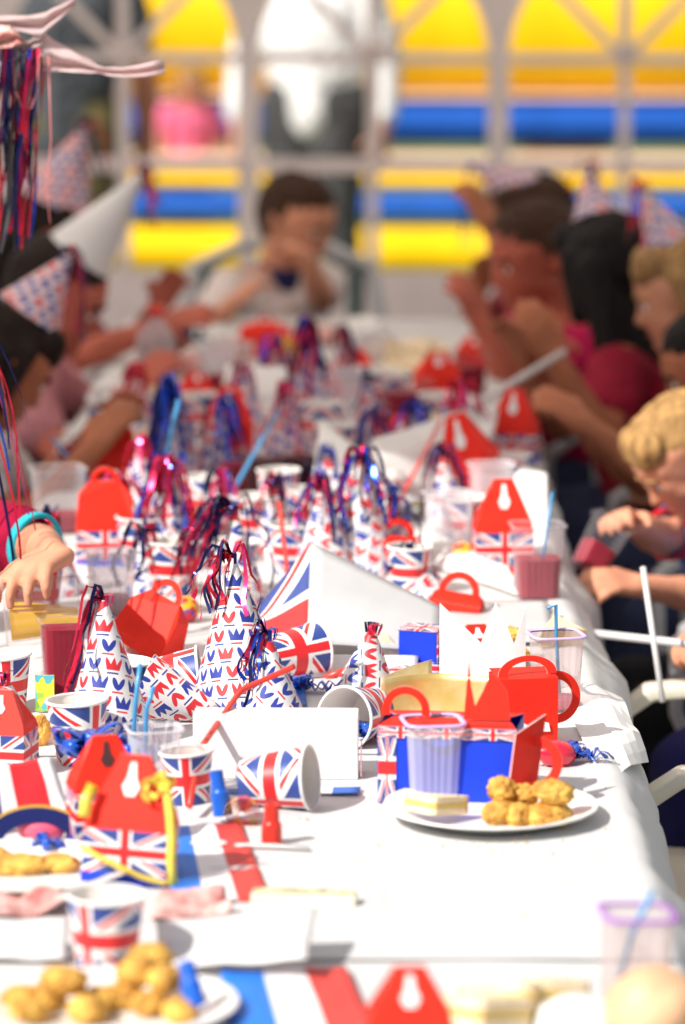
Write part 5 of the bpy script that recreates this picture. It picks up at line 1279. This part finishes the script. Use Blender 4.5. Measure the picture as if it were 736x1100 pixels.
sheet((at(505, 595, TAB + .02), at(590, 595, TAB + .02), far(588, 508, at(590, 595).y + .05), far(560, 500, at(505, 595).y + .05)), 'white_card', 'paper_sheet', 'white card standing at the right table edge beneath a dark blue line', 'card', 'white paper sheets', sag=.001)
sheet((at(330, 728, TAB + .006), at(448, 722, TAB + .006), far(450, 704, at(448, 722).y), far(330, 703, at(330, 728).y)), 'white_card', 'folded_card', 'narrow white folded card behind the lying cup near the crown', 'card', sag=.0005)
sheet((at(400, 728, TAB + .008), at(474, 730, TAB + .008), at(474, 706, TAB + .015), at(420, 716, TAB + .012)), 'flag_sheet', 'paper_flag', 'small union flag paper triangle between the white card and the gold crown', 'paper flag', sag=.002)
sheet((at(200, 760, TAB + .008), at(330, 758, TAB + .008), at(328, 738, TAB + .012), at(205, 740, TAB + .010)), 'tri_long', 'paper_strip', 'blue white and red paper strip behind the lying printed hat', 'paper strip', sag=.002, seed=5)
sheet((at(235, 470, TAB + .02), at(312, 470, TAB + .02), far(308, 395, at(312, 470).y + .02), far(243, 390, at(235, 470).y + .02)), 'white_sheet', 'paper_bag', 'standing white paper bag in front of the far low red box', 'paper bag', sag=.006, seed=15)
sheet((at(45, 600, TAB + .008), at(100, 622, TAB + .008), at(96, 590, TAB + .010), at(60, 575, TAB + .010)), 'white_sheet', 'paper_sheet', 'white paper scrap between the crimson sleeve and the round topped box', 'paper sheet', 'white paper sheets')
sheet((at(98, 500, TAB + .03), at(140, 470, TAB + .03), far(132, 420, at(140, 470).y), far(96, 440, at(98, 500).y)), 'red_white', 'striped_card', 'striped card held near the dark haired girl\'s hand', 'card', sag=.002)
# far clutter in the shade
def napkin(px, py, r, m, label, seed, lift=.0):
    b = B(); b.ball((0, 0, 0), r, 0, 3, (1.2, .9, .62), .55, seed, 40); o = b.build('crumpled_napkin', M[m], None, smooth=False); o.location = at(px, py) + V((0, 0, r * .60 + lift)); o.rotation_euler.z = seed
    return tag(o, label, 'napkin', 'crumpled napkins')
for a_ in ((395, 372, .05, 'white_card', 'crumpled white napkin at the far end, right of the foil mop'), (250, 392, .045, 'pink_paper', 'crumpled pink napkin left of the low red box'), (345, 372, .035, 'wrapper_red', 'crumpled red napkin right of the low red box'),
           (456, 398, .05, 'bread', 'crumpled tan paper beside the far pile of sandwiches'), (300, 402, .04, 'wrapper_red', 'crumpled red napkin before the low red box'), (200, 405, .04, 'wrapper_red', 'crumpled red napkin by the squash bottle'),
           (410, 392, .04, 'bread', 'crumpled tan paper behind the pale cone hat without foil'), (350, 425, .04, 'pink_paper', 'crumpled pink napkin right of the foil mop'), (490, 455, .045, 'white_card', 'crumpled white napkin before the far right red boxes'),
           (465, 478, .04, 'gold_card', 'crumpled golden paper on the right, behind the bright red gabled box'), (160, 445, .04, 'bread', 'crumpled tan paper at the left behind the deep blue foil'), (270, 520, .035, 'pink_paper', 'crumpled pink napkin before the bright red box'),
           (455, 545, .04, 'gold_card', 'crumpled golden paper left of the milky tumbler'), (120, 440, .045, 'white_card', 'crumpled white napkin by the dark haired girl\'s arm'), (520, 385, .04, 'pink_paper', 'crumpled pink napkin near the rosy faced girl\'s elbow')):
    napkin(*a_, seed=len(a_[4]) + a_[0])
tum(395, 405, 'milky tumbler near the crumpled white napkin at the far end', 42, 38, m='clear_milky', spin=.2); tum(318, 395, 'tumbler of orange drink at the far end by the low red box', 40, 36, juice='juice_orange', level=.7, spin=.1)
tum(505, 425, 'tumbler of red drink under the rosy faced girl\'s arm', 42, 38, juice='juice_red', level=.7, spin=.2); tum(255, 540, 'tumbler of red drink behind the standing cups on the left', 50, 46, juice='juice_red', level=.8, spin=.2)
tum(240, 440, 'dark red drink beside the standing white paper bag', 42, 40, juice='juice_red', level=.85, spin=.2)
cupp(345, 480, 'union flag cup between the dark drinks and the wide red drink', spin=1.5); cupp(178, 470, 'union flag cup at the left beside the far sandwiches', spin=.3); cupp(385, 600, 'union flag cup tucked between the foil hats of the pair', spin=.9); cupp(285, 432, 'union flag cup under the foil mop hat', spin=2.5)
hatp(425, 610, 420, 540, 54, 'crown1', 'cone hat with navy foil between the small red bag and the milky tumbler', strands=12, length=.07, out=.04, cols=('foil_navy', 'foil_blue'), seed=51)
hatp(300, 600, 296, 520, 56, 'crown3', 'cone hat with dark foil behind the standing red straw', strands=16, length=.08, out=.04, cols=('foil_navy', 'foil_red'), seed=52)
hatp(268, 480, 262, 400, 46, 'crown_pink', 'pale cone hat with purple foil left of the dark red drink far down', strands=14, length=.10, out=.04, cols=('foil_pink', 'foil_navy'), seed=53)
hatp(355, 560, 352, 490, 50, 'crown2', 'cone hat hidden among the navy ribbon bows', strands=10, length=.08, out=.03, cols=('foil_navy', 'foil_blue'), seed=54)
sheet((at(470, 738, TAB + .012), at(566, 738, TAB + .012), at(560, 694, TAB + .014), at(476, 694, TAB + .014)), 'flag_sheet', 'paper_flag', 'union flag paper lying flat behind the white crown spikes', 'paper flag', sag=.004, seed=21)
for a_ in ((62, 640, 56, 560, 60, 'crown5', 'cone hat with red foil between the orange drink and the dark red drink', 12, ('foil_red', 'foil_navy'), 61), (158, 640, 156, 572, 52, 'crown3', 'cone hat behind the lying red bag, foil swept left', 12, ('foil_navy', 'foil_red'), 62),
           (452, 520, 448, 440, 46, 'crown1', 'cone hat with blue foil before the golden crumpled paper', 14, ('foil_blue', 'foil_navy'), 63), (500, 505, 498, 420, 44, 'crown_pink', 'cone hat with red foil right of the bright red gabled box', 14, ('foil_red', 'foil_pink'), 64),
           (410, 520, 404, 450, 44, 'crown2', 'cone hat with mixed foil at the edge of the broad white sheet', 16, ('foil_blue', 'foil_red', 'foil_navy'), 65), (240, 585, 236, 515, 46, 'crown1', 'cone hat with purple foil right of the small orange drink', 16, ('foil_navy', 'foil_pink', 'foil_blue'), 66),
           (128, 600, 130, 520, 42, 'crown4', 'cone hat with pink foil close beside the round topped box', 12, ('foil_pink', 'foil_red'), 67), (300, 450, 296, 372, 44, 'crown5', 'cone hat with blue and red foil left of the foil mop hat', 18, ('foil_blue', 'foil_red'), 68),
           (365, 430, 368, 360, 40, 'crown4', 'cone hat with red foil right of the foil mop hat', 14, ('foil_red', 'foil_navy'), 69), (150, 470, 146, 400, 40, 'crown3', 'cone hat with red foil by the pile of left sandwiches', 12, ('foil_red',), 70),
           (480, 560, 476, 490, 44, 'crown5', 'cone hat with navy foil directly behind the milky tumbler', 12, ('foil_navy', 'foil_red'), 71)):
    hatp(*a_[:5], a_[5], a_[6], strands=a_[7], length=.085, out=.04, cols=a_[8], seed=a_[9], wid=.006)
cupp(40, 668, 'union flag cup beneath the crimson child\'s hand', spin=.9); cupp(152, 612, 'union flag cup right of the round topped box', spin=1.2); cupp(330, 580, 'union flag cup behind the upright red straw', spin=.7); cupp(500, 590, 'union flag cup behind the multicoloured ball on the right', spin=.4)
cupp(545, 540, 'union flag cup under the tipped red gabled box', spin=1.9); cupp(250, 640, 'union flag cup showing beside the dark foil tail', spin=.2); cupp(470, 470, 'union flag cup left of the crumpled white napkin before the red boxes', spin=1.1); cupp(400, 440, 'union flag cup behind the pale cone hat without foil', spin=.6)
boxp(160, 560, 'red gabled box among the red foil hats on the left', 40, 26, 36, rz=-12, d=.05); boxp(345, 440, 'small red box at the foot of the foil mop hat', 36, 20, 24, rz=8, d=.045, body='red_card', band=False); boxp(430, 500, 'red box half under the broad white sheet', 40, 22, 28, rz=-8, d=.045, body='red_card', band=False)
boxp(265, 470, 'blue box between the dark drinks and the paper bag', 40, 30, 16, rz=10, d=.05, style='arch', handle=8, body='blue_card', roof='blue_card', band=False)
sheet((at(466, 690, TAB + .012), at(596, 690, TAB + .012), at(588, 646, TAB + .012), at(470, 646, TAB + .012)), 'shaded_sheet', 'paper_sheet', 'added paper sheet, greyed as painted shade, lying flat behind the white crown spikes', 'paper sheet', sag=.002, flat=True, seed=33)  # added sheet, its grey paints darker cloth behind the crown
# squash bottle
t = thing('squash_bottle', 'pale plastic bottle with a red cap on the far left of the table', 'bottle', at(168, 425) + V((0, 0, .004))); u = unit(t.location)
b = B(); b.lathe([(.0005, 0), (.036, 0), (.039, .006), (.039, .09), (.034, .115), (.016, .135), (.014, .150)], 32); b.build('bottle_body', M['clear_milky'], t, smooth=50); b = B(); b.lathe([(.0005, .018 + .15), (.015, .168), (.017, .164), (.017, .148), (.0005, .147)], 24); b.build('cap', M['blower_red'], t, smooth=40)
b = B(); b.lathe([(.0005, .003), (.034, .003), (.036, .05), (.0005, .0505)], 32); b.build('drink', M['juice_pink'], t, smooth=40)
b = B(); b.box((0, .0, .04), (.045, .004, .07)); o = b.build('picture_card', M['picture_card'], None, bevel=.001) ; o.location = at(48, 772) + V((0, .01, .004)); o.scale = (.5, 1, .62); tag(o, 'bright green and yellow picture card standing left of the full red tumbler', 'card')

# --- paper bunting with foil tassel on a pole at the left
DP = 5.55
t = thing('bunting_pole', 'wooden pole at the left that carries the paper bunting', 'pole', (-.74, DP + .02, 0)); b = B(); b.tube([(0, 0, 0), (0, 0, 1.0), (0, 0, 2.05)], .016, 12); b.build('shaft', M['wood'], t); k = B(); k.lathe([(.001, .0), (.14, .0), (.14, .02), (.03, .035), (.001, .036)], 32); k.build('foot', M['grey_metal'], t, smooth=40)
o0 = V((-.74, DP, 1.62)); t = thing('paper_bunting', 'pale pink crumpled paper bunting twisted to a white end, foil tassel below', 'bunting', o0)
def L(px, py, dy=0.): return far(px, py, DP + dy) - o0
def fan(pts0, pts1, name, m, n=20):
    b = B()
    def fn(u, v):
        k0 = u * (len(pts0) - 1); i = min(int(k0), len(pts0) - 2); f_ = k0 - i; a = pts0[i] * (1 - f_) + pts0[i + 1] * f_
        k1 = u * (len(pts1) - 1); i = min(int(k1), len(pts1) - 2); f_ = k1 - i; c = pts1[i] * (1 - f_) + pts1[i + 1] * f_
        return a * (1 - v) + c * v + V((0, .012 * math.sin(v * 9 + u * 4) + .008 * noise.noise(V((u * 6, v * 5, 1))), .004 * noise.noise(V((u * 7, v * 5, 3)))))
    b.grid(fn, n, 8); b.build(name, m, t, smooth=True, solid=.0006)
fan([L(-260, 4), L(-60, 8), L(0, 18), L(50, 14), L(84, -4)], [L(-260, 60), L(-60, 34), L(0, 28), L(44, 40), L(80, 6)], 'upper_fold', M['pink_paper'])
fan([L(-60, 36), L(0, 38), L(30, 44), L(46, 38)], [L(-60, 72), L(0, 70), L(30, 56), L(48, 46)], 'lower_fold', M['pink_paper'])
fan([L(40, 30), L(56, 42), L(84, 58), L(104, 70), L(130, 74), L(176, 64)], [L(44, 76), L(60, 76), L(84, 77), L(104, 78), L(134, 84), L(178, 79)], 'twisted_end', M['pink_paper'])
fan([L(-10, 26, -.02), L(10, 28, -.02), L(24, 40, -.02)], [L(-10, 52, -.02), L(12, 50, -.02), L(26, 46, -.02)], 'red_print', M['wrapper_red'])
g = random.Random(77); b = B()
for i in range(54):
    x = g.uniform(-30, 46); e = g.gauss(0, 6); y1 = g.uniform(150, 275); dy = g.uniform(-.03, .03); ph = g.uniform(0, 6)
    pts = [L(x + e * t + (3 + 3 * t) * math.sin(ph + 4 * t) - 10 * t * t, 52 + (y1 - 52) * t, dy + .01 * math.sin(ph + 5 * t)) for t in [k / 12 for k in range(13)]]
    b.strip(pts, g.uniform(.003, .0062), V((1, g.uniform(-1, 1), 0)), g.choice((0, 0, 0, 1, 1, 2, 3)), g.uniform(-5, 5))
b.build('foil_tassel', [M['foil_red'], M['foil_navy'], M['foil_blue'], M['black_bits']], t, weld=False)
k = B(); k.tube([L(14, 64, -.03), L(16, 95, -.03), L(24, 116, -.03), L(34, 116, -.03), L(40, 98, -.03), L(42, 60, -.03)], .0007, 6); k.tube([L(52, 60, -.02), L(55, 150, -.02), L(50, 200, -.02), L(54, 240, -.02)], .0008, 6); k.build('elastic', M['straw_pink'], t)
